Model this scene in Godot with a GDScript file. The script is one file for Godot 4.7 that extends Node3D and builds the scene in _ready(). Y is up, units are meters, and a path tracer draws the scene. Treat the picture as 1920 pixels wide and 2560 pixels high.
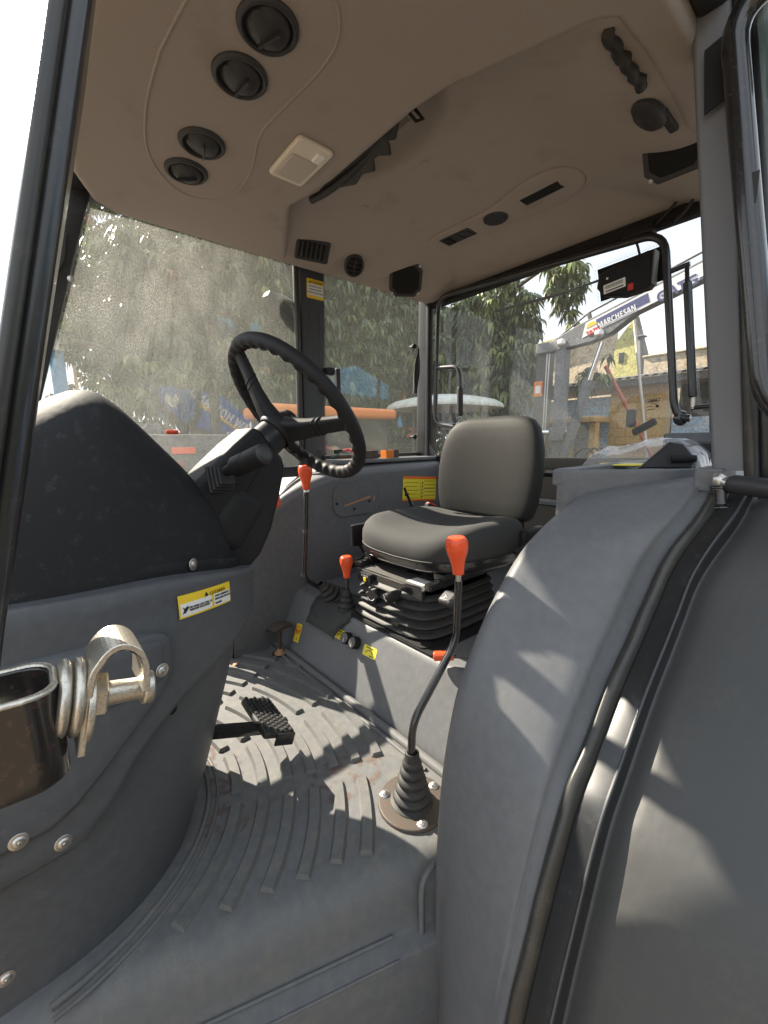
extends Node3D
# Tractor cab seen through its open left door. Units are metres; y = 0 is the cab floor, the yard lies 1.05 m lower.
# x runs towards the rear of the tractor, z towards its left side; the cab is mirrored about z = -1.01.

const MID := -1.01
const YARD := -1.05
var taken := {}
var m := {}
var rng := RandomNumberGenerator.new()
var bold: Font
var sans: Font

# ---------------------------------------------------------------- mesh building
class B:
	var v := PackedVector3Array()
	var uv := PackedVector2Array()
	var ix := PackedInt32Array()
	var xf := Transform3D()

	func add(p: Vector3, t := Vector2.ZERO) -> int:
		v.append(xf * p)
		uv.append(t)
		return v.size() - 1

	func quad(a: int, b: int, c: int, d: int) -> void:
		ix.append_array([a, b, c, a, c, d])

	func grid(rows: Array, wrap := false) -> B:
		var w: int = rows[0].size()
		var s := v.size()
		for i in rows.size():
			for j in w:
				add(rows[i][j], Vector2(float(j) / (w - 1), float(i) / maxi(1, rows.size() - 1)))
		for i in rows.size() - 1:
			for j in (w if wrap else w - 1):
				var k := (j + 1) % w
				quad(s + i * w + j, s + i * w + k, s + (i + 1) * w + k, s + (i + 1) * w + j)
		return self

	func fan(pts: Array) -> B:
		var s := v.size()
		for p in pts:
			add(p, Vector2(p.x, p.y))
		for k in range(1, pts.size() - 1):
			ix.append_array([s, s + k, s + k + 1])
		return self

	func tube(path: Array, r, sides := 10, caps := true) -> B:
		var rows := []
		var up := Vector3.ZERO
		for i in path.size():
			var t: Vector3 = (path[mini(i + 1, path.size() - 1)] - path[maxi(i - 1, 0)]).normalized()
			if up == Vector3.ZERO:
				up = t.cross(Vector3.UP if absf(t.y) < 0.9 else Vector3.RIGHT).normalized()
			up = (up - t * up.dot(t)).normalized()
			var side := t.cross(up)
			var rad: float = r[i] if r is Array else r
			var row := []
			for k in sides:
				var a := TAU * k / sides
				row.append(path[i] + (up * cos(a) + side * sin(a)) * rad)
			rows.append(row)
		grid(rows, true)
		if caps:
			fan(rows[0])
			fan(rows[-1])
		return self

	# profile of (radius, height) pairs turned about the local y axis; a repeated pair makes a crease
	func lathe(prof: Array, sides := 28) -> B:
		var part := []
		for i in prof.size():
			var row := []
			for k in sides:
				var a := TAU * k / sides
				row.append(Vector3(cos(a) * prof[i][0], prof[i][1], sin(a) * prof[i][0]))
			if i > 0 and prof[i] == prof[i - 1] and part.size():
				grid(part, true)
				part = []
			part.append(row)
		grid(part, true)
		return self

	func rbox(c: Vector3, s: Vector3, r := 0.004, seg := 1) -> B:
		var h := s / 2
		r = minf(r, minf(h.x, minf(h.y, h.z)) * 0.98)
		var ang := []
		for k in seg + 1:
			ang.append([-1.0, 45.0 * (seg - k) / seg])
		for k in seg + 1:
			ang.append([1.0, 45.0 * k / seg])
		for axis in 3:
			for sg in [-1.0, 1.0]:
				var rows := []
				for a in ang:
					var row := []
					for b in ang:
						var d := Vector3.ZERO
						var core := Vector3.ZERO
						var u := (axis + 1) % 3
						var w := (axis + 2) % 3
						d[axis] = sg
						d[u] = a[0] * tan(deg_to_rad(a[1]))
						d[w] = b[0] * tan(deg_to_rad(b[1]))
						core[axis] = sg * (h[axis] - r)
						core[u] = a[0] * (h[u] - r)
						core[w] = b[0] * (h[w] - r)
						row.append(c + core + d.normalized() * r)
					if sg < 0:
						row.reverse()
					rows.append(row)
				grid(rows)
		return self

	# flat outline in local x, y pushed along local z, with a chamfer on both rims
	func prism(poly: Array, z0: float, z1: float, bev := 0.0) -> B:
		var n := poly.size()
		var inner := []
		var area := 0.0
		for i in n:
			area += poly[i].cross(poly[(i + 1) % n])
		var sg := signf(area)
		for i in n:
			var a: Vector2 = (poly[i] - poly[(i + n - 1) % n]).normalized()
			var b: Vector2 = (poly[(i + 1) % n] - poly[i]).normalized()
			var na := Vector2(-a.y, a.x) * sg
			var nb := Vector2(-b.y, b.x) * sg
			var q := na + nb
			inner.append(poly[i] + q * bev / maxf(0.35, 1.0 + na.dot(nb)))
		var tri := Geometry2D.triangulate_polygon(PackedVector2Array(inner))
		for z in [z0, z1]:
			var s := v.size()
			for p in inner:
				add(Vector3(p.x, p.y, z), p)
			for k in range(0, tri.size(), 3):
				if (z == z1) == (sg > 0):
					ix.append_array([s + tri[k], s + tri[k + 2], s + tri[k + 1]])
				else:
					ix.append_array([s + tri[k], s + tri[k + 1], s + tri[k + 2]])
		var zs := [[inner, z0], [poly, z0 + bev], [poly, z1 - bev], [inner, z1]] if bev > 0 else [[poly, z0], [poly, z1]]
		for i in n:
			var j := (i + 1) % n
			for k in zs.size() - 1:
				var a: Array = zs[k]
				var b: Array = zs[k + 1]
				var s := v.size()
				add(Vector3(a[0][i].x, a[0][i].y, a[1]))
				add(Vector3(a[0][j].x, a[0][j].y, a[1]))
				add(Vector3(b[0][j].x, b[0][j].y, b[1]))
				add(Vector3(b[0][i].x, b[0][i].y, b[1]))
				if sg > 0:
					quad(s, s + 3, s + 2, s + 1)
				else:
					quad(s, s + 1, s + 2, s + 3)
		return self

	func mesh() -> ArrayMesh:
		var n := PackedVector3Array()
		n.resize(v.size())
		for k in range(0, ix.size(), 3):
			var f := (v[ix[k + 2]] - v[ix[k]]).cross(v[ix[k + 1]] - v[ix[k]])
			for q in 3:
				n[ix[k + q]] += f
		for k in n.size():
			n[k] = n[k].normalized() if n[k].length_squared() > 0 else Vector3.UP
		var a := []
		a.resize(Mesh.ARRAY_MAX)
		a[Mesh.ARRAY_VERTEX] = v
		a[Mesh.ARRAY_NORMAL] = n
		a[Mesh.ARRAY_TEX_UV] = uv
		a[Mesh.ARRAY_INDEX] = ix
		var me := ArrayMesh.new()
		me.add_surface_from_arrays(Mesh.PRIMITIVE_TRIANGLES, a)
		return me

# ---------------------------------------------------------------- small helpers
func v3(x: float, y: float, z: float) -> Vector3:
	return Vector3(x, y, z)

func fr(at: Vector3, normal: Vector3, up := Vector3.UP) -> Transform3D:
	var z := normal.normalized()
	var x := up.cross(z).normalized()
	return Transform3D(Basis(x, z.cross(x), z), at)

func along(at: Vector3, axis: Vector3) -> Transform3D:          # local y points along the axis
	var y := axis.normalized()
	var x := y.cross(Vector3.FORWARD if absf(y.z) < 0.9 else Vector3.RIGHT).normalized()
	return Transform3D(Basis(x, y, x.cross(y)), at)

func rounded(w: float, h: float, r: float, k := 5) -> Array:
	var out := []
	for c in [[1, 1, 0], [-1, 1, 90], [-1, -1, 180], [1, -1, 270]]:
		for i in k + 1:
			var a := deg_to_rad(c[2] + 90.0 * i / k)
			out.append(Vector2(c[0] * (w / 2 - r) + cos(a) * r, c[1] * (h / 2 - r) + sin(a) * r))
	return out

func smooth(pts: Array, per := 6) -> Array:                      # Catmull-Rom through the points
	var out := []
	for i in pts.size() - 1:
		var a = pts[maxi(i - 1, 0)]
		var b = pts[i]
		var c = pts[i + 1]
		var d = pts[mini(i + 2, pts.size() - 1)]
		for k in per:
			out.append(b.cubic_interpolate(c, a, d, float(k) / per))
	out.append(pts[-1])
	return out

func bent(pts: Array, r: float, k := 5) -> Array:                # straight runs with rounded corners
	var out := [pts[0]]
	for i in range(1, pts.size() - 1):
		var p: Vector3 = pts[i]
		var a: Vector3 = p + (pts[i - 1] - p).limit_length(r)
		var b: Vector3 = p + (pts[i + 1] - p).limit_length(r)
		for j in k + 1:
			var t := float(j) / k
			out.append(a.lerp(p, t).lerp(p.lerp(b, t), t))
	out.append(pts[-1])
	return out

func numbered(called: String) -> String:
	taken[called] = taken.get(called, -1) + 1
	return called if taken[called] == 0 else "%s_%03d" % [called, taken[called]]

func tag(o: Node3D, label: String, category: String, group := "") -> Node3D:
	o.set_meta("label", label)
	o.set_meta("category", category)
	if group:
		o.set_meta("group", group)
	return o

func thing(called: String, label: String, category: String, at := Vector3.ZERO, group := "") -> Node3D:
	var o := Node3D.new()
	o.name = numbered(called)
	add_child(o)
	o.position = at
	return tag(o, label, category, group)

func setting(called: String) -> Node3D:
	var o := Node3D.new()
	o.name = numbered(called)
	add_child(o)
	o.set_meta("kind", "structure")
	return o

func part(parent: Node3D, called: String, shape, material: Material, xf := Transform3D(), label := "") -> MeshInstance3D:
	var o := MeshInstance3D.new()
	o.name = called
	o.mesh = shape.mesh() if shape is B else shape
	o.material_override = material
	o.transform = xf
	parent.add_child(o, true)
	if label:
		o.set_meta("label", label)
	return o

func solo(called: String, shape, material: Material, label: String, category: String, group := "", xf := Transform3D()) -> MeshInstance3D:
	var o := part(self, numbered(called), shape, material, xf)
	tag(o, label, category, group)
	return o

func lettering(parent: Node3D, words: String, high: float, material: Material, xf: Transform3D, font: Font = null, depth := 0.0004, align := HORIZONTAL_ALIGNMENT_CENTER, squeeze := 1.0) -> MeshInstance3D:
	var t := TextMesh.new()
	t.text = words
	t.font = font if font else bold
	t.font_size = 48
	t.pixel_size = high / (48 * 0.72)
	t.depth = depth
	t.curve_step = 2.0
	t.horizontal_alignment = align
	var o := part(parent, "lettering", t, material, xf)
	o.transform = xf * Transform3D(Basis.from_scale(Vector3(squeeze, 1, 1)), Vector3.ZERO)
	return o

# ---------------------------------------------------------------- materials
func lin(r: float, g: float, b: float, a := 1.0) -> Color:
	var c := Color(r, g, b).linear_to_srgb()
	c.a = a
	return c

func noise_image(freq: float, size := 512, octaves := 4, type := FastNoiseLite.TYPE_SIMPLEX_SMOOTH, sd := 1) -> Image:
	var f := FastNoiseLite.new()
	f.seed = sd
	f.noise_type = type
	f.frequency = freq
	f.fractal_octaves = octaves
	if type == FastNoiseLite.TYPE_CELLULAR:
		f.cellular_return_type = FastNoiseLite.RETURN_DISTANCE2_SUB
		f.fractal_type = FastNoiseLite.FRACTAL_NONE
	return f.get_seamless_image(size, size)

func tex(im: Image) -> ImageTexture:
	return ImageTexture.create_from_image(im)

# brightness noise between two multipliers, as a colour texture
func tint_tex(im: Image, lo: Color, hi: Color, power := 1.0) -> ImageTexture:
	var out := Image.create(im.get_width(), im.get_height(), false, Image.FORMAT_RGBA8)
	for y in im.get_height():
		for x in im.get_width():
			out.set_pixel(x, y, lo.lerp(hi, pow(im.get_pixel(x, y).r, power)))
	return tex(out)

# patches of one colour whose alpha follows the noise between two thresholds
func patch_tex(im: Image, c: Color, lo: float, hi: float, most: float, fine: Image = null) -> ImageTexture:
	var out := Image.create(im.get_width(), im.get_height(), false, Image.FORMAT_RGBA8)
	for y in im.get_height():
		for x in im.get_width():
			var a := smoothstep(lo, hi, im.get_pixel(x, y).r)
			if fine:
				a *= smoothstep(0.25, 0.75, fine.get_pixel(x, y).r)
			out.set_pixel(x, y, Color(c.r, c.g, c.b, a * most))
	return tex(out)

func mat(key: String, c: Color, rough: float, o := {}) -> StandardMaterial3D:
	var s := StandardMaterial3D.new()
	s.resource_name = key
	s.albedo_color = c
	s.roughness = rough
	s.metallic = o.get("metal", 0.0)
	s.metallic_specular = o.get("spec", 0.5)
	if o.has("tint") or o.has("bump"):
		s.uv1_triplanar = true
		s.uv1_world_triplanar = o.get("world", true)
		s.uv1_scale = Vector3.ONE * o.get("per_metre", 4.0)
	if o.has("tint"):
		s.albedo_texture = o.tint
	if o.has("rough_tex"):
		s.roughness_texture = o.rough_tex
	if o.has("bump"):
		s.heightmap_enabled = true
		s.heightmap_texture = o.bump
		s.heightmap_scale = o.get("relief", 0.02)
	if o.has("stain"):
		s.detail_enabled = true
		s.detail_albedo = o.stain
		s.detail_uv_layer = BaseMaterial3D.DETAIL_UV_2
		s.uv2_triplanar = true
		s.uv2_world_triplanar = true
		s.uv2_scale = Vector3.ONE * o.get("stain_per_metre", 1.0)
	if o.has("coat"):
		s.clearcoat_enabled = true
		s.clearcoat = o.coat
		s.clearcoat_roughness = o.get("coat_rough", 0.1)
	if o.has("rim"):
		s.rim_enabled = true
		s.rim = o.rim
		s.rim_tint = 0.5
	if o.has("back"):
		s.backlight_enabled = true
		s.backlight = o.back
	if o.get("vertex", false):
		s.vertex_color_use_as_albedo = true
	m[key] = s
	return s

func pane(key: String, c: Color, alpha: float) -> StandardMaterial3D:
	var s := mat(key, c, 0.02)
	s.transparency = BaseMaterial3D.TRANSPARENCY_ALPHA
	s.albedo_color.a = alpha
	return s

func _ready() -> void:
	rng.seed = 7
	# camera, sky, sun and exposure
	var cam := Camera3D.new()
	cam.name = "camera"
	add_child(cam)
	cam.transform = Transform3D(Basis(Vector3(0.76318, -0.01867, 0.64591), Vector3(0.11721, 0.98700, -0.10996), Vector3(-0.63546, 0.15963, 0.75545)).orthonormalized(), Vector3(0, 0.82, 0))
	cam.fov = 101.73
	cam.near = 0.02
	cam.far = 400.0
	cam.current = true
	var sky_mat := ProceduralSkyMaterial.new()
	sky_mat.sky_top_color = lin(0.56, 0.64, 0.74)
	sky_mat.sky_horizon_color = lin(0.86, 0.87, 0.88)
	sky_mat.sky_curve = 0.2
	sky_mat.ground_bottom_color = lin(0.25, 0.22, 0.18)
	sky_mat.ground_horizon_color = lin(0.5, 0.47, 0.42)
	sky_mat.sun_angle_max = 25.0
	sky_mat.sky_energy_multiplier = 0.70
	sky_mat.sky_cover = cloud_cover()
	sky_mat.sky_cover_modulate = Color(0.42, 0.42, 0.42)
	var sky := Sky.new()
	sky.sky_material = sky_mat
	var env := Environment.new()
	env.background_mode = Environment.BG_SKY
	env.sky = sky
	env.tonemap_mode = Environment.TONE_MAPPER_LINEAR
	env.tonemap_exposure = 4.0
	env.sdfgi_enabled = true
	env.ssao_enabled = true
	env.ssil_enabled = true
	var we := WorldEnvironment.new()
	we.name = "daylight"
	we.environment = env
	add_child(we)
	var sun := DirectionalLight3D.new()
	sun.name = "sun"
	add_child(sun)
	sun.look_at_from_position(Vector3.ZERO, -Vector3(-0.26, 1.0, -1.27), Vector3.UP)
	sun.light_energy = 1.6
	sun.light_color = Color(1.0, 0.955, 0.88)
	sun.light_angular_distance = 0.55
	sun.shadow_enabled = true

	bold = SystemFont.new()
	bold.font_names = PackedStringArray(["Droid Sans"])
	bold.font_weight = 700
	sans = SystemFont.new()
	sans.font_names = PackedStringArray(["Droid Sans"])
	make_materials()
	# the setting
	build_yard()
	build_floor()
	build_platform()
	build_fender(1.0)
	build_fender(-1.0)
	build_headliner()
	build_pillars()
	build_windows()
	# the things in the cab
	build_console()
	build_steering()
	build_seat()
	build_levers()
	build_pedals()
	build_floor_litter()
	build_ceiling_things()
	build_labels()
	build_window_things()
	build_deck_things()
	build_door_things()
	# the things in the yard
	build_trees()
	build_crane()
	build_houses()
	build_machines()

func cloud_cover() -> ImageTexture:
	var f := FastNoiseLite.new()
	f.seed = 11
	f.frequency = 1.0
	f.fractal_octaves = 5
	var w := 768
	var h := 384
	var im := Image.create(w, h, false, Image.FORMAT_RGBA8)
	for y in h:
		var el := PI * (0.5 - (y + 0.5) / h)
		for x in w:
			var az := TAU * x / w
			var d := Vector3(cos(az) * cos(el), sin(el), sin(az) * cos(el))
			var a := 0.0
			if el > 0.0:
				d /= (d.y + 0.35)
				a = smoothstep(-0.18, 0.3, f.get_noise_3d(d.x * 0.8, d.y * 0.8, d.z * 0.8))
			im.set_pixel(x, y, Color(1, 1, 1, a))
	return tex(im)

func make_materials() -> void:
	var grain := tex(noise_image(0.09, 512, 3))
	var hide := tex(noise_image(0.05, 512, 1, FastNoiseLite.TYPE_CELLULAR, 4))
	var felt := noise_image(0.16, 512, 3, FastNoiseLite.TYPE_SIMPLEX, 9)
	var felt_tex := tex(felt)
	var cloudy := noise_image(0.012, 512, 5, FastNoiseLite.TYPE_SIMPLEX_SMOOTH, 21)
	var patchy := noise_image(0.02, 512, 5, FastNoiseLite.TYPE_SIMPLEX_SMOOTH, 33)
	var speck := noise_image(0.22, 512, 2, FastNoiseLite.TYPE_SIMPLEX, 5)
	var light_mottle := tint_tex(cloudy, Color(0.9, 0.9, 0.9), Color(1, 1, 1))
	var dusty := patch_tex(patchy, Color(0.62, 0.57, 0.49), 0.45, 0.85, 0.13, speck)
	var mud := patch_tex(patchy, Color(0.52, 0.49, 0.43), 0.42, 0.80, 0.38, speck)
	var rusty := patch_tex(cloudy, Color(0.42, 0.24, 0.13), 0.5, 0.8, 0.6, speck)
	var scuffs := patch_tex(noise_image(0.03, 512, 4, FastNoiseLite.TYPE_SIMPLEX_SMOOTH, 50), Color(0.45, 0.45, 0.45), 0.62, 0.9, 0.25, speck)

	mat("grey_plastic", lin(0.150, 0.155, 0.162), 0.5, {"tint": light_mottle, "bump": grain, "relief": 0.012, "per_metre": 6.0, "stain": dusty, "stain_per_metre": 1.1, "spec": 0.45})
	mat("grey_plastic_shaded", lin(0.092, 0.097, 0.104), 0.5, {"tint": light_mottle, "bump": grain, "relief": 0.012, "per_metre": 6.0, "stain": scuffs, "stain_per_metre": 1.3, "spec": 0.45})  # same plastic as the fenders, darkened to paint in the console's shade
	mat("floor_mat", lin(0.145, 0.148, 0.15), 0.62, {"tint": light_mottle, "bump": grain, "relief": 0.012, "per_metre": 6.0, "stain": mud, "stain_per_metre": 1.7, "spec": 0.4})
	mat("rib_mat", lin(0.14, 0.142, 0.14), 0.6, {"tint": light_mottle, "bump": grain, "relief": 0.01, "per_metre": 7.0, "stain": mud, "stain_per_metre": 2.3, "spec": 0.4})
	mat("post_fabric", lin(0.16, 0.165, 0.175), 0.7, {"bump": hide, "relief": 0.03, "per_metre": 3.0})
	mat("leather_black", lin(0.028, 0.029, 0.030), 0.68, {"bump": hide, "relief": 0.035, "per_metre": 2.2, "stain": scuffs, "stain_per_metre": 2.1, "spec": 0.18})
	mat("fender_rubber", lin(0.055, 0.055, 0.053), 0.55, {"bump": hide, "relief": 0.05, "per_metre": 1.6, "stain": patch_tex(patchy, Color(0.5, 0.47, 0.42), 0.35, 0.95, 0.10, speck), "stain_per_metre": 0.8})
	mat("headliner_felt", lin(0.43, 0.378, 0.338), 0.95, {"tint": tint_tex(felt, Color(0.86, 0.86, 0.86), Color(1, 1, 1)), "bump": felt_tex, "relief": 0.02, "per_metre": 5.0, "spec": 0.1, "stain": patch_tex(cloudy, Color(0.40, 0.33, 0.27), 0.6, 0.95, 0.16), "stain_per_metre": 0.9})
	mat("black_plastic", lin(0.018, 0.018, 0.019), 0.55, {"spec": 0.33, "bump": grain, "relief": 0.006, "per_metre": 8.0})
	mat("vent_plastic", lin(0.03, 0.03, 0.032), 0.5, {"bump": grain, "relief": 0.004, "per_metre": 9.0})
	mat("dark_hole", lin(0.006, 0.006, 0.006), 0.9)
	mat("rubber", lin(0.022, 0.022, 0.022), 0.62, {"stain": dusty, "stain_per_metre": 3.0, "bump": grain, "relief": 0.005})
	mat("seal_rubber", lin(0.035, 0.034, 0.03), 0.35, {"stain": dusty, "stain_per_metre": 2.0, "bump": grain, "relief": 0.004})
	mat("black_paint", lin(0.016, 0.016, 0.017), 0.22, {"coat": 0.5, "stain": scuffs, "stain_per_metre": 4.0})
	mat("satin_paint", lin(0.02, 0.021, 0.022), 0.33, {"coat": 0.3, "stain": scuffs, "stain_per_metre": 3.0})
	mat("pillar_grey", lin(0.06, 0.064, 0.07), 0.45, {"bump": grain, "relief": 0.005, "per_metre": 8.0})
	mat("seat_vinyl", lin(0.022, 0.022, 0.021), 0.62, {"spec": 0.3, "bump": felt_tex, "relief": 0.008, "per_metre": 9.0, "stain": patch_tex(cloudy, Color(0.3, 0.29, 0.27), 0.5, 0.95, 0.14, speck), "stain_per_metre": 2.5})
	mat("seat_cloth", lin(0.030, 0.030, 0.029), 0.85, {"bump": weave_tex(), "relief": 0.03, "per_metre": 22.0, "rim": 0.12})
	mat("knob_orange", lin(0.78, 0.085, 0.02), 0.32, {"bump": grain, "relief": 0.003, "per_metre": 10.0, "coat": 0.15})
	mat("orange_paint", lin(0.72, 0.2, 0.02), 0.4)
	mat("steel", lin(0.55, 0.53, 0.5), 0.32, {"metal": 0.9, "bump": grain, "relief": 0.01, "per_metre": 12.0})
	mat("zinc", lin(0.62, 0.58, 0.5), 0.35, {"metal": 0.85, "bump": tex(speck), "relief": 0.02, "per_metre": 9.0, "stain": patch_tex(noise_image(0.05, 512, 4, 0, 70), Color(0.38, 0.28, 0.22), 0.55, 0.9, 0.4), "stain_per_metre": 14.0})
	mat("bracket_black", lin(0.017, 0.015, 0.014), 0.25, {"coat": 0.6, "bump": tex(speck), "relief": 0.006, "per_metre": 6.0, "stain": patch_tex(noise_image(0.03, 512, 4, 0, 71), Color(0.34, 0.24, 0.2), 0.66, 0.9, 0.5), "stain_per_metre": 6.0})
	mat("chrome", lin(0.75, 0.75, 0.75), 0.1, {"metal": 1.0})
	mat("rusty_steel", lin(0.085, 0.072, 0.06), 0.6, {"metal": 0.3, "stain": rusty, "stain_per_metre": 9.0, "bump": grain, "relief": 0.03, "per_metre": 8.0})
	var rust_spot := mat("rust_spot", Color.WHITE, 0.9, {"tint": patch_tex(noise_image(0.016, 512, 5, FastNoiseLite.TYPE_SIMPLEX_SMOOTH, 77), Color(0.46, 0.29, 0.17), 0.45, 0.75, 0.6, speck), "per_metre": 2.6})
	rust_spot.transparency = BaseMaterial3D.TRANSPARENCY_ALPHA
	mat("plate_metal", lin(0.12, 0.115, 0.11), 0.55, {"metal": 0.3, "stain": dusty, "stain_per_metre": 5.0})
	mat("label_yellow", lin(0.85, 0.6, 0.03), 0.4)
	mat("label_lemon", lin(0.86, 0.72, 0.05), 0.4)
	mat("label_white", lin(0.8, 0.8, 0.76), 0.45)
	mat("label_orange", lin(0.85, 0.18, 0.03), 0.4)
	mat("ink", lin(0.015, 0.014, 0.013), 0.5)
	mat("ink_red", lin(0.6, 0.04, 0.02), 0.5)
	mat("ink_white", lin(0.75, 0.75, 0.75), 0.5)
	mat("wood_bare", lin(0.42, 0.23, 0.11), 0.8)
	mat("wire_red", lin(0.7, 0.09, 0.1), 0.4)
	mat("wire_green", lin(0.04, 0.14, 0.12), 0.4)
	mat("wire_cream", lin(0.65, 0.52, 0.36), 0.5)
	mat("lens_plastic", lin(0.50, 0.44, 0.38), 0.35, {"bump": tex(speck), "relief": 0.01, "per_metre": 10.0})
	mat("switch_cream", lin(0.72, 0.66, 0.56), 0.4)
	mat("cloth_grey", lin(0.05, 0.045, 0.05), 0.95, {"bump": felt_tex, "relief": 0.04})
	pane("window_glass", Color(0.92, 0.97, 0.95), 0.05)
	pane("door_glass", Color(0.75, 0.9, 0.86), 0.12)
	var bag := pane("bag_film", Color(0.95, 0.96, 0.97), 0.16)
	bag.roughness = 0.12
	dust_mat("dust_and_glow", 0.10, 0.20, 0, [[0.08, 0.0, 0.5, 0.9], [0.35, 0.18, 0.35, 0.35], [0.62, 0.12, 0.3, 0.25]])  # real dust, thickened at the upper front to paint in its backlit glow
	dust_mat("dust_light", 0.02, 0.05, 1)
	dust_mat("dust_medium", 0.09, 0.09, 2)
	# the yard
	var soil := noise_image(0.02, 512, 5, 0, 90)
	mat("yard_dirt", lin(0.21, 0.165, 0.12), 0.95, {"tint": tint_tex(soil, Color(0.6, 0.58, 0.55), Color(1, 1, 1)), "bump": tex(soil), "relief": 1.2, "per_metre": 0.4})
	mat("bark", lin(0.17, 0.14, 0.11), 0.95, {"tint": tint_tex(noise_image(0.05, 512, 4, 0, 91), Color(0.5, 0.5, 0.5), Color(1, 1, 1)), "bump": tex(noise_image(0.06, 512, 4, 0, 92)), "relief": 1.0, "per_metre": 2.0})
	var leaf := mat("leaf", lin(1, 1, 1), 0.42, {"vertex": true, "back": Color(0.5, 0.55, 0.26)})
	leaf.cull_mode = BaseMaterial3D.CULL_DISABLED
	var stucco := noise_image(0.03, 512, 5, 0, 95)
	var streaks := patch_tex(noise_image(0.02, 512, 5, 0, 96), Color(0.16, 0.14, 0.12), 0.5, 0.85, 0.65, speck)
	var wall_tint := tint_tex(stucco, Color(0.72, 0.72, 0.72), Color(1, 1, 1))
	mat("block_orange", lin(0.78, 0.50, 0.18), 0.9, {"tint": wall_tint, "bump": tex(stucco), "relief": 0.2, "per_metre": 0.9})
	mat("block_blue", lin(0.48, 0.62, 0.74), 0.9, {"tint": wall_tint, "bump": tex(stucco), "relief": 0.2, "per_metre": 0.9, "stain": streaks, "stain_per_metre": 0.5})
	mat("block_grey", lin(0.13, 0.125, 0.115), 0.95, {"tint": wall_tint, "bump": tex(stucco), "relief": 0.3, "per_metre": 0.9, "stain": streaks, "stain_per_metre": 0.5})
	mat("mortar", lin(0.45, 0.35, 0.2), 0.95)
	mat("stucco_beige", lin(0.72, 0.60, 0.42), 0.9, {"tint": wall_tint, "bump": tex(stucco), "relief": 0.3, "per_metre": 0.5, "stain": streaks, "stain_per_metre": 0.22})
	mat("stucco_lime", lin(0.68, 0.64, 0.24), 0.9, {"tint": wall_tint, "bump": tex(stucco), "relief": 0.3, "per_metre": 0.5, "stain": streaks, "stain_per_metre": 0.35})
	mat("roof_sheet", lin(0.20, 0.18, 0.155), 0.85, {"tint": wall_tint, "per_metre": 0.8, "stain": streaks, "stain_per_metre": 0.6})
	mat("window_dark", lin(0.05, 0.05, 0.05), 0.2)
	mat("crane_grey", lin(0.20, 0.205, 0.21), 0.5, {"tint": wall_tint, "per_metre": 1.0})
	mat("crane_dark", lin(0.10, 0.095, 0.09), 0.55, {"tint": wall_tint, "per_metre": 1.0})
	mat("crane_white", lin(0.72, 0.72, 0.72), 0.45)
	mat("ink_navy", lin(0.05, 0.06, 0.16), 0.5)
	mat("canopy_white", lin(0.75, 0.76, 0.66), 0.4, {"tint": wall_tint, "per_metre": 0.6})
	mat("machine_blue", lin(0.02, 0.10, 0.42), 0.3, {"coat": 0.5})
	mat("machine_sky", lin(0.08, 0.33, 0.62), 0.4, {"tint": wall_tint, "per_metre": 0.8})
	mat("stripe_yellow", lin(0.8, 0.5, 0.05), 0.4)
	mat("trailer_grey", lin(0.16, 0.16, 0.155), 0.6, {"tint": wall_tint, "per_metre": 1.5, "stain": streaks, "stain_per_metre": 1.0})
	mat("pole_red", lin(0.45, 0.13, 0.06), 0.7)
	mat("pole_white", lin(0.6, 0.58, 0.52), 0.7)
	mat("red_cloth", lin(0.6, 0.05, 0.04), 0.8)
	mat("tyre", lin(0.02, 0.02, 0.02), 0.9)

func weave_tex() -> ImageTexture:
	var im := Image.create(128, 128, false, Image.FORMAT_L8)
	for y in 128:
		for x in 128:
			var a := sin(TAU * x / 8.0) * 0.5 + 0.5
			var b := sin(TAU * (y + (4 if (x / 8) % 2 else 0)) / 8.0) * 0.5 + 0.5
			im.set_pixel(x, y, Color.from_hsv(0, 0, 0.25 + 0.75 * a * b))
	return tex(im)

# dried dust: a thin even coat, specks and run marks left by water; patches paint in sun glow
func dust_mat(key: String, base: float, extra: float, sd: int, patches := []) -> void:
	var fine := noise_image(0.2, 1024, 2, FastNoiseLite.TYPE_SIMPLEX, 200 + sd)
	var mid := noise_image(0.006, 1024, 3, FastNoiseLite.TYPE_SIMPLEX_SMOOTH, 210 + sd)
	var f := FastNoiseLite.new()
	f.seed = 220 + sd
	f.frequency = 0.03
	var im := Image.create(1024, 1024, false, Image.FORMAT_RGBA8)
	for y in 1024:
		for x in 1024:
			var s := smoothstep(0.5, 0.85, fine.get_pixel(x, y).r)
			var b := smoothstep(0.2, 0.8, mid.get_pixel(x, y).r)
			var run := smoothstep(0.25, 0.5, f.get_noise_2d(x * 1.3, y * 0.06))
			var a := base * (0.85 + 0.2 * b) + extra * s * (0.75 + 0.3 * b) - 0.25 * base * run
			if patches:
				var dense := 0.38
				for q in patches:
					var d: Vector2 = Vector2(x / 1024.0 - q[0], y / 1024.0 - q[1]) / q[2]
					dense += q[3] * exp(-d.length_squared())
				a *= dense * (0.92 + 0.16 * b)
			im.set_pixel(x, y, Color(0.83, 0.82, 0.80, clampf(a, 0.0, 0.9)))
	var d := mat(key, Color.WHITE, 1.0, {"tint": tex(im), "per_metre": 1.15, "spec": 0.0, "back": Color(0.9, 0.9, 0.9)})
	d.transparency = BaseMaterial3D.TRANSPARENCY_ALPHA
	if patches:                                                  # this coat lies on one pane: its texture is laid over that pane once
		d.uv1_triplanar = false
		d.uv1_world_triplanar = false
		d.uv1_scale = Vector3.ONE

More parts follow.
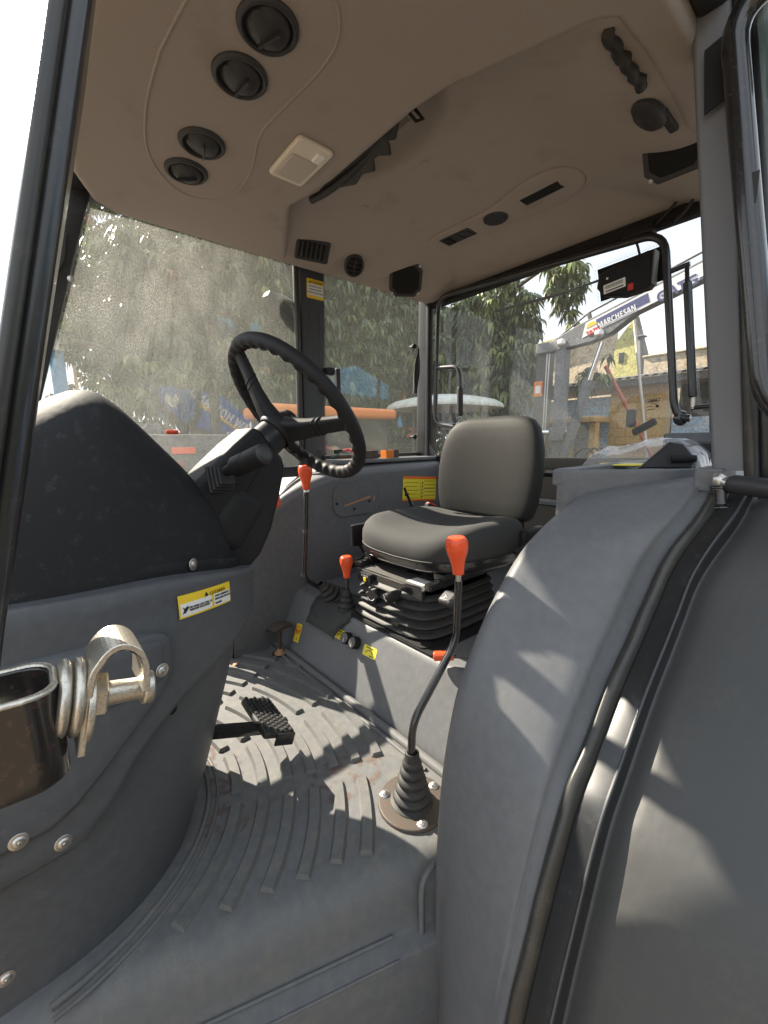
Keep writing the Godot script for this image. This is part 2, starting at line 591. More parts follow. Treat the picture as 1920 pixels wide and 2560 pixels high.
# ================================================================ the setting
func flat_xf() -> Transform3D:                                   # local (x, y, z) -> world (x, -z, y)
	return Transform3D(Basis(Vector3(1, 0, 0), Vector3(0, 0, 1), Vector3(0, -1, 0)), Vector3.ZERO)

func build_yard() -> void:
	var o := setting("ground")
	var rows := []
	for i in 41:
		var row := []
		for j in 41:
			var x := -160.0 + 8.0 * i
			var z := -160.0 + 8.0 * j
			row.append(v3(x, YARD, z))
		rows.append(row)
	part(o, "dirt", B.new().grid(rows), m.yard_dirt)

func build_floor() -> void:
	var o := setting("cab_floor")
	# the door sill runs askew: the cab narrows towards the dashboard
	var s0 := v3(-0.55, 0, -0.870)
	var dir := v3(0.945, 0, 0.326).normalized()
	var out := v3(-0.326, 0, 0.945).normalized()
	var prof := [[-0.05, 0.0], [-0.028, -0.0015], [-0.012, -0.007], [0.002, -0.018], [0.012, -0.034], [0.018, -0.055], [0.024, -0.085], [0.028, -0.104], [0.036, -0.112], [0.06, -0.116], [0.066, -0.122], [0.074, -0.2], [0.085, -0.42]]
	var rows := []
	for q in prof:
		var row := []
		for k in 23:
			var p: Vector3 = s0 + dir * (1.50 * k / 22.0) + out * q[0]
			row.append(v3(p.x, q[1], p.z))
		rows.append(row)
	var far := []
	for k in 23:
		var p: Vector3 = rows[0][k]
		far.append(v3(p.x, 0, -1.80))
	rows.push_front(far)
	part(o, "mat", B.new().grid(rows), m.floor_mat)
	# ledge trim on the sill face
	for q in [[0.0325, -0.106, 0.0035], [0.0635, -0.119, 0.003]]:
		var path := []
		for k in 12:
			var p: Vector3 = s0 + dir * (0.3 + 0.74 * k / 11.0) + out * q[0]
			path.append(v3(p.x, q[1], p.z))
		part(o, "sill_bead", B.new().tube(path, q[2], 8), m.floor_mat)
	part(o, "under_floor", B.new().rbox(v3(0.6, -0.2, -1.2), v3(2.5, 0.3, 1.0), 0.01), m.black_plastic)
	# moulded flange where the mat meets the near fender, and the seam of the corner piece
	part(o, "flange_bead", B.new().tube(smooth([v3(0.60, 0.006, -0.490), v3(0.52, 0.004, -0.480), v3(0.480, -0.01, -0.476), v3(0.474, -0.09, -0.474), v3(0.470, -0.2, -0.47), v3(0.465, -0.34, -0.465)], 5), 0.006, 8), m.floor_mat)
	# raised treads in arcs round the foot of the console
	var c := v3(-0.10, 0, -1.06)
	var radii := [0.4155, 0.476, 0.535, 0.594, 0.652, 0.711, 0.770, 0.829]
	for k in radii.size():
		var r: float = radii[k]
		for sector in [[26.2, 75.0], [2.2, 22.6], [-22.6, -1.6], [-45.5, -25.2], [-68.0, -48.0]]:
			var path := []
			var a: float = sector[0]
			while a <= sector[1]:
				var p := c + v3(cos(deg_to_rad(a)), 0, sin(deg_to_rad(a))) * r
				var to_sill := (p - v3(-0.049, 0, -0.697)).dot(out)
				var free := to_sill < -0.045 and p.x < 0.705 - 0.012 and p.z > -1.62
				free = free and Vector2(p.x - 0.585, p.z + 0.612).length() > 0.1 and p.z < -0.545 + 0.15 * (p.x - 0.4)
				free = free and not (p.x < 0.3 and p.z < -1.3)
				if free:
					path.append(p)
				elif path.size():
					break
				a += 1.6
			if path.size() > 3:
				part(o, "rib", tread(path, 0.0155, 0.0095), m.rib_mat)
	# rust marks left on the mat
	for q in [[0.265, -1.02, 0.07, 0.10], [0.52, -0.78, 0.10, 0.07], [0.24, -0.85, 0.05, 0.05]]:
		part(o, "rust_stain", B.new().fan(oval_ring(q[0], q[1], q[2], q[3], 0.0022, 0.9, 20)), m.rust_spot)
	# rim of the mat round the console foot, and the strip along the seat platform
	for rr in [[0.352, 0.006], [0.372, 0.004]]:
		var path := []
		for k in 34:
			var a := deg_to_rad(-60.0 + 4.4 * k)
			path.append(c + v3(cos(a), 0, sin(a)) * rr[0])
		part(o, "rim_bead", B.new().tube(path, rr[1], 6), m.floor_mat)
	part(o, "edge_strip", B.new().tube([v3(0.700, 0.004, -1.6), v3(0.702, 0.004, -1.0), v3(0.702, 0.004, -0.5)], 0.013, 10), m.floor_mat)
	part(o, "edge_strip", B.new().tube([v3(0.675, 0.001, -1.6), v3(0.677, 0.001, -1.0), v3(0.677, 0.001, -0.66)], 0.006, 8), m.floor_mat)

# a low bar with sloping flanks that follows a path on the floor
func tread(path: Array, half: float, high: float) -> B:
	var rows := []
	for i in path.size():
		var t: Vector3 = (path[mini(i + 1, path.size() - 1)] - path[maxi(i - 1, 0)]).normalized()
		var s := t.cross(Vector3.UP)
		var ends := i == 0 or i == path.size() - 1
		var y := 0.0005 if ends else high
		var row := []
		for q in [[-half, 0.0], [-half, 0.0], [-half + 0.005, 1.0], [-half + 0.005, 1.0], [half - 0.005, 1.0], [half - 0.005, 1.0], [half, 0.0], [half, 0.0]]:
			row.append(path[i] + s * q[0] + Vector3.UP * (y * q[1]))
		rows.append(row)
	# close-set rows at both ends make the end slopes short
	var a0: Array = rows[0]
	var a1 := []
	var b1 := []
	var t0: Vector3 = (path[1] - path[0]).normalized() * 0.003
	var t1: Vector3 = (path[-2] - path[-1]).normalized() * 0.003
	for j in 8:
		var up := Vector3.UP * (high if j in [2, 3, 4, 5] else 0.0)
		a1.append(v3(a0[j].x, 0, a0[j].z) + t0 + up)
		b1.append(v3(rows[-1][j].x, 0, rows[-1][j].z) + t1 + up)
	rows.insert(1, a1)
	rows.insert(2, a1.duplicate())
	rows.insert(rows.size() - 1, b1)
	rows.insert(rows.size() - 1, b1.duplicate())
	return B.new().grid(rows)

func build_platform() -> void:
	var o := setting("seat_platform")
	var prof := [v3(0.712, -0.02, 0), v3(0.716, 0.012, 0), v3(0.724, 0.03, 0), v3(0.80, 0.198, 0), v3(0.808, 0.212, 0), v3(0.820, 0.219, 0), v3(0.85, 0.221, 0), v3(1.76, 0.225, 0)]
	var rows := []
	for p in prof:
		var row := []
		for k in 9:
			row.append(v3(p.x, p.y, lerpf(-1.56, -0.45, k / 8.0)))
		rows.append(row)
	part(o, "front_and_deck", B.new().grid(rows), m.grey_plastic)
	part(o, "rear_wall", B.new().rbox(v3(1.765, 0.34, -1.01), v3(0.02, 0.40, 1.12), 0.004), m.black_plastic)
	# cut-out under the seat, lined in black
	part(o, "seat_well", B.new().rbox(v3(1.06, 0.2215, -1.0), v3(0.50, 0.006, 0.47), 0.002), m.black_plastic)
	part(o, "seat_well_lip", B.new().prism(rounded(0.05, 0.40, 0.02), -0.2285, -0.2245, 0.001), m.dark_hole, Transform3D(Basis(), v3(0.838, 0, -1.0)) * flat_xf())

func fender_lines() -> Array:
	var inner := smooth([Vector2(0.478, -0.40), Vector2(0.487, -0.03), Vector2(0.492, 0.08), Vector2(0.50, 0.17), Vector2(0.515, 0.26), Vector2(0.548, 0.37), Vector2(0.60, 0.455), Vector2(0.668, 0.535), Vector2(0.748, 0.602), Vector2(0.845, 0.650), Vector2(0.97, 0.688), Vector2(1.08, 0.705), Vector2(1.30, 0.718), Vector2(1.745, 0.722)], 5)
	var outer := smooth([Vector2(0.25, -0.40), Vector2(0.395, -0.03), Vector2(0.440, 0.08), Vector2(0.481, 0.165), Vector2(0.544, 0.283), Vector2(0.599, 0.338), Vector2(0.690, 0.423), Vector2(0.785, 0.492), Vector2(0.855, 0.547), Vector2(0.935, 0.625), Vector2(1.015, 0.674), Vector2(1.093, 0.722), Vector2(1.30, 0.728), Vector2(1.745, 0.732)], 5)
	return [inner, outer]

func build_fender(sg: float) -> void:
	var o := setting("wheel_fender")
	var lines := fender_lines()
	var zin := MID + sg * 0.54
	var r := 0.035
	var rows := []
	var count: int = lines[0].size()
	for i in count:
		var p: Vector2 = lines[0][i]
		var q: Vector2 = lines[1][i]
		var t: Vector2 = (lines[0][mini(i + 1, count - 1)] - lines[0][maxi(i - 1, 0)]).normalized()
		var nrm := Vector2(-t.y, t.x)
		var zout := MID + sg * lerpf(0.755, 0.79, smoothstep(0.55, 0.72, q.y))
		var row := []
		var low := Vector2(maxf(p.x, 0.49) + 0.02, minf(-0.03, p.y - 0.03))
		row.append(v3(low.x, low.y, zin))
		for k in 6:
			var a := PI / 2 * k / 5
			var c := p - nrm * r * (1 - sin(a))
			row.append(v3(c.x, c.y, zin + sg * r * (1 - cos(a))))
		for k in range(1, 11):
			var u := k / 10.0
			var c := p.lerp(q, u)
			var crown := nrm * 0.012 * sin(PI * u)
			if k == 9:
				crown -= nrm * 0.008                                # moulded seam near the door
			row.append(v3(c.x + crown.x, c.y + crown.y, lerpf(zin + sg * r, zout, [0, 0.1, 0.22, 0.36, 0.5, 0.64, 0.76, 0.87, 0.90, 0.915, 1.0][k])))
		row.append(v3(q.x + 0.006, q.y - 0.014, zout + sg * 0.003))
		rows.append(row)
	part(o, "shell", B.new().grid(rows), m.grey_plastic)
	# door-frame strips that follow the arch: rubber seal, painted frame, bright edge
	var seal := []
	var frame := []
	var edge := []
	for i in count:
		var q: Vector2 = lines[1][i]
		if q.x > 1.10:
			break
		var t: Vector2 = (lines[1][i + 1] - lines[1][maxi(i - 1, 0)]).normalized()
		var nrm := Vector2(-t.y, t.x)
		var z := MID + sg * lerpf(0.755, 0.79, smoothstep(0.55, 0.72, q.y))
		var wob := 0.0016 * sin(i * 0.9)
		var srow := []
		for a in [[0.002, -0.012], [0.004, 0.004 + wob], [0.009, 0.010 + wob], [0.016, 0.008], [0.022, 0.002], [0.026, -0.006]]:
			srow.append(v3(q.x + nrm.x * a[1], q.y + nrm.y * a[1], z + sg * a[0]))
		seal.append(srow)
		var frow := []
		for a in [[0.026, -0.008], [0.027, -0.001], [0.055, 0.0], [0.057, 0.003], [0.060, 0.003], [0.062, -0.002], [0.064, -0.03]]:
			frow.append(v3(q.x + nrm.x * a[1], q.y + nrm.y * a[1], z + sg * a[0]))
		frame.append(frow)
		edge.append(v3(q.x + nrm.x * 0.0042, q.y + nrm.y * 0.0042, z + sg * 0.0590))
	part(o, "door_seal", B.new().grid(seal), m.seal_rubber)
	part(o, "door_frame", B.new().grid(frame), m.satin_paint)
	part(o, "frame_edge", B.new().tube(edge, 0.0022, 6), m.pillar_grey)
	# the rubber-covered fender outside the door
	var skin := []
	for i in count:
		var q: Vector2 = lines[1][i]
		var z := MID + sg * lerpf(0.755, 0.79, smoothstep(0.55, 0.72, q.y))
		var t: Vector2 = (lines[1][mini(i + 1, count - 1)] - lines[1][maxi(i - 1, 0)]).normalized()
		var nrm := Vector2(-t.y, t.x)
		var row := []
		for a in [[0.062, -0.02], [0.068, -0.026], [0.080, -0.016], [0.10, -0.010], [0.14, -0.010], [0.2, -0.012], [0.28, -0.018], [0.36, -0.03], [0.42, -0.06], [0.44, -0.12]]:
			row.append(v3(q.x + nrm.x * a[1] + 0.004, q.y + nrm.y * a[1], z + sg * a[0]))
		skin.append(row)
	part(o, "outer_cover", B.new().grid(skin), m.fender_rubber)
	# raised storage tray at the back of the fender
	if sg > 0:
		var front := [Vector2(1.0, -0.515), Vector2(1.0, -0.49), Vector2(1.012, -0.47), Vector2(1.03, -0.44), Vector2(1.062, -0.39), Vector2(1.09, -0.34), Vector2(1.13, -0.30), Vector2(1.20, -0.272), Vector2(1.22, -0.245)]
		var wall := []
		for lev in [[0.0, 0.55], [0.0, 0.66], [0.0, 0.705], [0.0, 0.742], [0.002, 0.749], [0.006, 0.752], [0.016, 0.752], [0.02, 0.748], [0.022, 0.70]]:
			var row := []
			for q in smooth(front, 4):
				var shift: float = lev[0]
				row.append(v3(q.x + shift, lev[1], q.y + shift * 0.25))
			wall.append(row)
		part(o, "tray_wall", B.new().grid(wall), m.grey_plastic)
		part(o, "tray_floor", B.new().rbox(v3(1.50, 0.728, -0.385), v3(0.50, 0.012, 0.25), 0.003), m.grey_plastic)
		part(o, "tray_ear", B.new().rbox(v3(1.04, 0.731, -0.512), v3(0.085, 0.042, 0.035), 0.008, 2), m.grey_plastic)
		part(o, "tray_lip", B.new().rbox(v3(1.36, 0.735, -0.52), v3(0.66, 0.034, 0.03), 0.006, 2), m.grey_plastic)
		part(o, "post_foot", B.new().rbox(v3(1.125, 0.735, -0.226), v3(0.12, 0.05, 0.05), 0.006, 2), m.grey_plastic)
	else:
		# ledge along the far window with a shallow step, bare patch where a box was fitted
		part(o, "ledge", B.new().rbox(v3(1.40, 0.742, -1.69), v3(0.72, 0.02, 0.18), 0.006, 2), m.grey_plastic)
		var patch := thing("mounting_recess", "bare rounded mounting patch with scraped strip on the far fender wall", "mounting patch")
		var xf := fr(v3(1.14, 0.575, -1.5485), Vector3(0, 0, 1))
		part(patch, "plate", B.new().prism(rounded(0.26, 0.155, 0.05), 0.0, 0.004, 0.003), m.grey_plastic, xf)
		part(patch, "scrape", B.new().prism([Vector2(-0.075, -0.03), Vector2(-0.07, -0.022), Vector2(0.075, 0.008), Vector2(0.075, -0.002)], 0.004, 0.005, 0.0), m.wood_bare, xf)
		part(patch, "scrape", B.new().prism([Vector2(0.09, -0.02), Vector2(0.096, 0.008), Vector2(0.106, 0.0), Vector2(0.10, -0.02)], 0.004, 0.005, 0.0), m.wood_bare, xf)
		for h in [Vector2(-0.115, -0.012), Vector2(0.07, -0.018), Vector2(-0.02, -0.045)]:
			part(patch, "bolt_hole", B.new().lathe([[0.0, 0.0], [0.0065, 0.0], [0.0065, 0.0012], [0.0065, 0.0012], [0.0045, 0.0012], [0.004, 0.0]], 12), m.dark_hole, xf * Transform3D(Basis(Vector3.RIGHT, PI / 2), v3(h.x, h.y, 0.004)))

func ceiling_y(x: float, z: float) -> float:
	var side := clampf((absf(z - MID) - 0.26) / 0.36, 0.0, 1.0)
	var back := clampf((x - 1.50) / 0.23, 0.0, 1.0)
	var y := 1.655 - maxf(0.101 * side * side * (3 - 2 * side), 0.075 * back * back)
	# scoop moulded behind the front panel
	var e := Vector2((x - 0.74) / 0.235, (z + 1.0) / 0.27).length()
	y += 0.055 * (1.0 - smoothstep(0.80, 1.0, e))
	return y

func build_headliner() -> void:
	var o := setting("headliner")
	var rows := []
	for i in 65:
		var row := []
		for j in 69:
			var x := lerpf(0.60, 1.74, i / 64.0)
			var z := lerpf(-1.645, -0.36, j / 68.0)
			row.append(v3(x, ceiling_y(x, z), z))
		rows.append(row)
	part(o, "rear_panel", B.new().grid(rows), m.headliner_felt)
	# lower front panel with its left side arm
	var poly := [Vector2(0.157, -0.36), Vector2(0.157, -1.36), Vector2(0.172, -1.47), Vector2(0.233, -1.60), Vector2(0.30, -1.645), Vector2(0.885, -1.645), Vector2(0.86, -1.58), Vector2(0.725, -1.30), Vector2(0.714, -1.265), Vector2(0.735, -1.17), Vector2(0.747, -1.08), Vector2(0.75, -0.90), Vector2(0.752, -0.76), Vector2(0.764, -0.68), Vector2(0.80, -0.575), Vector2(0.842, -0.47), Vector2(0.862, -0.415), Vector2(0.885, -0.392), Vector2(0.987, -0.386), Vector2(1.15, -0.387), Vector2(1.29, -0.394), Vector2(1.345, -0.382), Vector2(1.375, -0.35), Vector2(1.385, -0.31), Vector2(0.3, -0.31), Vector2(0.2, -0.32)]
	part(o, "front_panel", soft_slab(poly, 1.55, 1.66, 0.022), m.headliner_felt)
	# bead that outlines the air-vent area
	var loop := [v3(0.274, 0, -0.948), v3(0.282, 0, -1.108), v3(0.317, 0, -1.264), v3(0.395, 0, -1.37), v3(0.475, 0, -1.387), v3(0.545, 0, -1.321), v3(0.545, 0, -1.18), v3(0.508, 0, -1.033), v3(0.515, 0, -0.918), v3(0.527, 0, -0.796), v3(0.517, 0, -0.718), v3(0.47, 0, -0.665), v3(0.38, 0, -0.66), v3(0.30, 0, -0.76), v3(0.274, 0, -0.948)]
	var path := []
	for p in smooth(loop, 6):
		path.append(v3(p.x, 1.5505, p.z))
	part(o, "outline_bead", B.new().tube(path, 0.0032, 8, false), m.headliner_felt)
	# raised oblong round the rear switches
	var oblong := []
	for p in smooth([Vector2(1.345, -1.29), Vector2(1.335, -1.22), Vector2(1.345, -1.10), Vector2(1.345, -0.98), Vector2(1.31, -0.85), Vector2(1.315, -0.74), Vector2(1.37, -0.69), Vector2(1.45, -0.70), Vector2(1.50, -0.77), Vector2(1.50, -0.88), Vector2(1.48, -1.0), Vector2(1.475, -1.12), Vector2(1.47, -1.24), Vector2(1.43, -1.31), Vector2(1.38, -1.318), Vector2(1.345, -1.29)], 3):
		oblong.append(Vector2(p.x * 1.018, p.y * 1.018))
	oblong.pop_back()
	part(o, "switch_panel", soft_slab(oblong, 1.645, 1.657, 0.006), m.headliner_felt)
	for z in [-0.69, -0.985, -1.28]:
		part(o, "cover_button", B.new().lathe([[0.0, -0.004], [0.010, -0.003], [0.0115, 0.0], [0.0115, 0.0], [0.014, 0.001]], 16), m.headliner_felt, Transform3D(Basis(), v3(1.015, 1.653, z)))
	var roof := setting("cab_roof")
	part(roof, "roof_shell", B.new().rbox(v3(1.01, 1.76, MID), v3(1.64, 0.10, 1.66), 0.04, 2), m.pillar_grey)
	part(roof, "header_rail", B.new().rbox(v3(1.0, 1.66, -1.70), v3(1.55, 0.12, 0.06), 0.01), m.satin_paint)
	part(roof, "header_rail", B.new().rbox(v3(1.0, 1.655, -0.285), v3(1.55, 0.14, 0.05), 0.01), m.satin_paint)
	part(roof, "rear_rail", B.new().rbox(v3(1.775, 1.64, MID), v3(0.06, 0.15, 1.42), 0.01), m.satin_paint)
	part(roof, "front_rail", B.new().rbox(v3(0.205, 1.65, MID), v3(0.04, 0.12, 1.42), 0.01), m.satin_paint)

# slab seen from below: flat underside with a rounded rim all round
func soft_slab(poly: Array, y0: float, y1: float, r: float) -> B:
	var b := B.new()
	var n := poly.size()
	var area := 0.0
	for i in n:
		area += poly[i].cross(poly[(i + 1) % n])
	var sg := signf(area)
	var rows := []
	for k in 7:
		var row := []
		var a := PI / 2 * mini(k, 5) / 5.0
		for i in n:
			var d: Vector2 = ((poly[i] - poly[(i + n - 1) % n]).normalized() + (poly[(i + 1) % n] - poly[i]).normalized()).normalized()
			var inn := Vector2(-d.y, d.x) * sg * r * (1 - sin(a))
			row.append(v3(poly[i].x + inn.x, y0 + r * (1 - cos(a)) if k < 6 else y1, poly[i].y + inn.y))
		rows.append(row)
	b.grid(rows, true)
	var flat := PackedVector2Array()
	for p in rows[0]:
		flat.append(Vector2(p.x, p.z))
	var tri := Geometry2D.triangulate_polygon(flat)
	for k in range(0, tri.size(), 3):
		b.ix.append_array([tri[k], tri[k + 1], tri[k + 2]] if sg < 0 else [tri[k], tri[k + 2], tri[k + 1]])
	return b

func beam(a: Vector3, b: Vector3, sx: float, sz: float, r := 0.008) -> B:   # square post from a to b, its sides along x and z
	var rows := []
	for t in [0.0, 0.5, 1.0]:
		var row := []
		for q in rounded(sx, sz, r, 2):
			row.append(a.lerp(b, t) + v3(q.x, 0, q.y))
		rows.append(row)
	var out := B.new().grid(rows, true)
	out.fan(rows[0]).fan(rows[2])
	return out

func build_pillars() -> void:
	# far front post
	var o := setting("cab_pillar")
	part(o, "post", beam(v3(-0.285, 0.0, -1.745), v3(0.203, 1.60, -1.675), 0.075, 0.07), m.satin_paint)
	part(o, "gusset", B.new().prism([Vector2(0.0, 0.0), Vector2(0.06, 0.10), Vector2(0.075, 0.18), Vector2(0.0, 0.16)], 0, 0.004, 0.001), m.satin_paint, Transform3D(Basis(), v3(0.09, 1.28, -1.64)))
	for p in [v3(0.135, 1.40, -1.634), v3(0.16, 1.33, -1.634)]:
		part(o, "screw", screw_head(0.006), m.steel, along(p, Vector3(0, 0, 1)))
	# far middle post
	o = setting("cab_pillar")
	part(o, "post", B.new().grid([
		[v3(0.985, 0.74, -1.80), v3(0.985, 0.74, -1.745), v3(1.000, 0.74, -1.737), v3(1.093, 0.74, -1.737), v3(1.10, 0.74, -1.745), v3(1.10, 0.74, -1.80)],
		[v3(0.97, 1.60, -1.74), v3(0.97, 1.60, -1.685), v3(0.985, 1.60, -1.677), v3(1.09, 1.60, -1.677), v3(1.097, 1.60, -1.685), v3(1.097, 1.60, -1.74)]]), m.pillar_grey)
	var lean := Vector3(0, 1, 0.07).normalized()
	part(o, "inset", ring_frame(0.055, 0.30, 0.02, 0.0028), m.pillar_grey, fr(v3(1.043, 1.26, -1.7010), Vector3(0, -0.07, 1), lean))
	part(o, "seal", B.new().tube([v3(0.964, 0.74, -1.735), v3(0.952, 1.60, -1.678)], 0.013, 8), m.seal_rubber)
	for y in [1.085, 0.80]:
		part(o, "bolt", screw_head(0.011), m.pillar_grey, along(v3(1.055, y, -1.7375 + 0.07 * (y - 0.74)), Vector3(0, -0.07, 1)))
	# rear posts
	o = setting("cab_pillar")
	part(o, "post", beam(v3(1.755, 0.70, -1.725), v3(1.745, 1.62, -1.685), 0.05, 0.07), m.satin_paint)
	part(o, "inner_edge", beam(v3(1.735, 0.72, -1.665), v3(1.725, 1.58, -1.64), 0.03, 0.035, 0.01), m.black_plastic)
	part(o, "corner_gusset", B.new().prism([Vector2(0, 0), Vector2(0.05, 0), Vector2(0, 0.06)], 0, 0.006, 0.001), m.satin_paint, Transform3D(Basis(Vector3.UP, -PI / 2), v3(1.73, 0.76, -1.645)))
	o = setting("cab_pillar")
	part(o, "post", beam(v3(1.765, 0.70, -0.335), v3(1.755, 1.62, -0.415), 0.05, 0.05), m.satin_paint)
	part(o, "seal", beam(v3(1.735, 0.74, -0.355), v3(1.725, 1.60, -0.435), 0.02, 0.022, 0.006), m.seal_rubber)
	# near middle post, fabric covered
	o = setting("cab_pillar")
	part(o, "cover", B.new().grid([
		[v3(1.13, 0.755, -0.226), v3(1.086, 0.755, -0.224), v3(1.081, 0.755, -0.216), v3(1.081, 0.755, -0.176), v3(1.088, 0.755, -0.170), v3(1.13, 0.755, -0.168)],
		[v3(1.09, 1.64, -0.326), v3(1.044, 1.64, -0.325), v3(1.038, 1.64, -0.316), v3(1.038, 1.64, -0.272), v3(1.044, 1.64, -0.266), v3(1.09, 1.64, -0.264)]]), m.post_fabric)
	part(o, "seal", B.new().tube([v3(1.088, 0.72, -0.158), v3(1.05, 1.64, -0.253)], 0.012, 10), m.seal_rubber)
	part(o, "outer_rail", beam(v3(1.12, 0.70, -0.135), v3(1.08, 1.64, -0.232), 0.045, 0.03), m.satin_paint)
	part(o, "latch_cover", B.new().prism([Vector2(-0.03, -0.06), Vector2(0.03, -0.045), Vector2(0.03, 0.06), Vector2(-0.028, 0.05)], 0, 0.003, 0.001), m.black_plastic, fr(v3(1.035, 1.475, -0.258), Vector3(-1, 0, 0.0), Vector3(0.05, 1, -0.1)))
	# near front post: the thin door flange beside the lens
	o = setting("cab_pillar")
	part(o, "flange", B.new().grid([
		[v3(-0.19, 0.0, -0.36), v3(-0.189, 0.0, -0.285), v3(-0.186, 0.0, -0.28), v3(-0.178, 0.0, -0.28), v3(-0.175, 0.0, -0.285), v3(-0.175, 0.0, -0.36)],
		[v3(-0.036, 0.72, -0.38), v3(-0.036, 0.72, -0.305), v3(-0.033, 0.72, -0.30), v3(-0.025, 0.72, -0.30), v3(-0.022, 0.72, -0.305), v3(-0.022, 0.72, -0.38)],
		[v3(0.046, 1.075, -0.405), v3(0.046, 1.075, -0.33), v3(0.048, 1.075, -0.325), v3(0.056, 1.075, -0.325), v3(0.059, 1.075, -0.33), v3(0.062, 1.075, -0.405)],
		[v3(0.155, 1.60, -0.445), v3(0.155, 1.60, -0.37), v3(0.158, 1.60, -0.365), v3(0.168, 1.60, -0.365), v3(0.171, 1.60, -0.37), v3(0.174, 1.60, -0.445)]]), m.satin_paint)
	part(o, "seal", B.new().tube([v3(-0.190, 0.0, -0.276), v3(-0.037, 0.72, -0.297), v3(0.044, 1.075, -0.321), v3(0.152, 1.60, -0.36)], 0.0042, 8), m.seal_rubber)

func screw_head(r: float) -> B:
	return B.new().lathe([[0.0, r * 0.55], [r * 0.25, r * 0.52], [r * 0.3, r * 0.25], [r * 0.36, r * 0.5], [r * 0.8, r * 0.36], [r, 0.08 * r], [r, 0.08 * r], [r * 1.5, 0.06 * r], [r * 1.55, -0.1 * r]], 16)

# raised outline of a rounded rectangle in local x, y
func ring_frame(w: float, h: float, r: float, t: float) -> B:
	var path := []
	for q in rounded(w, h, r, 5):
		path.append(v3(q.x, q.y, 0))
	path.append(path[0])
	return B.new().tube(path, t, 6, false)

func sheet(a: Vector3, b: Vector3, c: Vector3, d: Vector3) -> B:
	return B.new().fan([a, b, c, d])

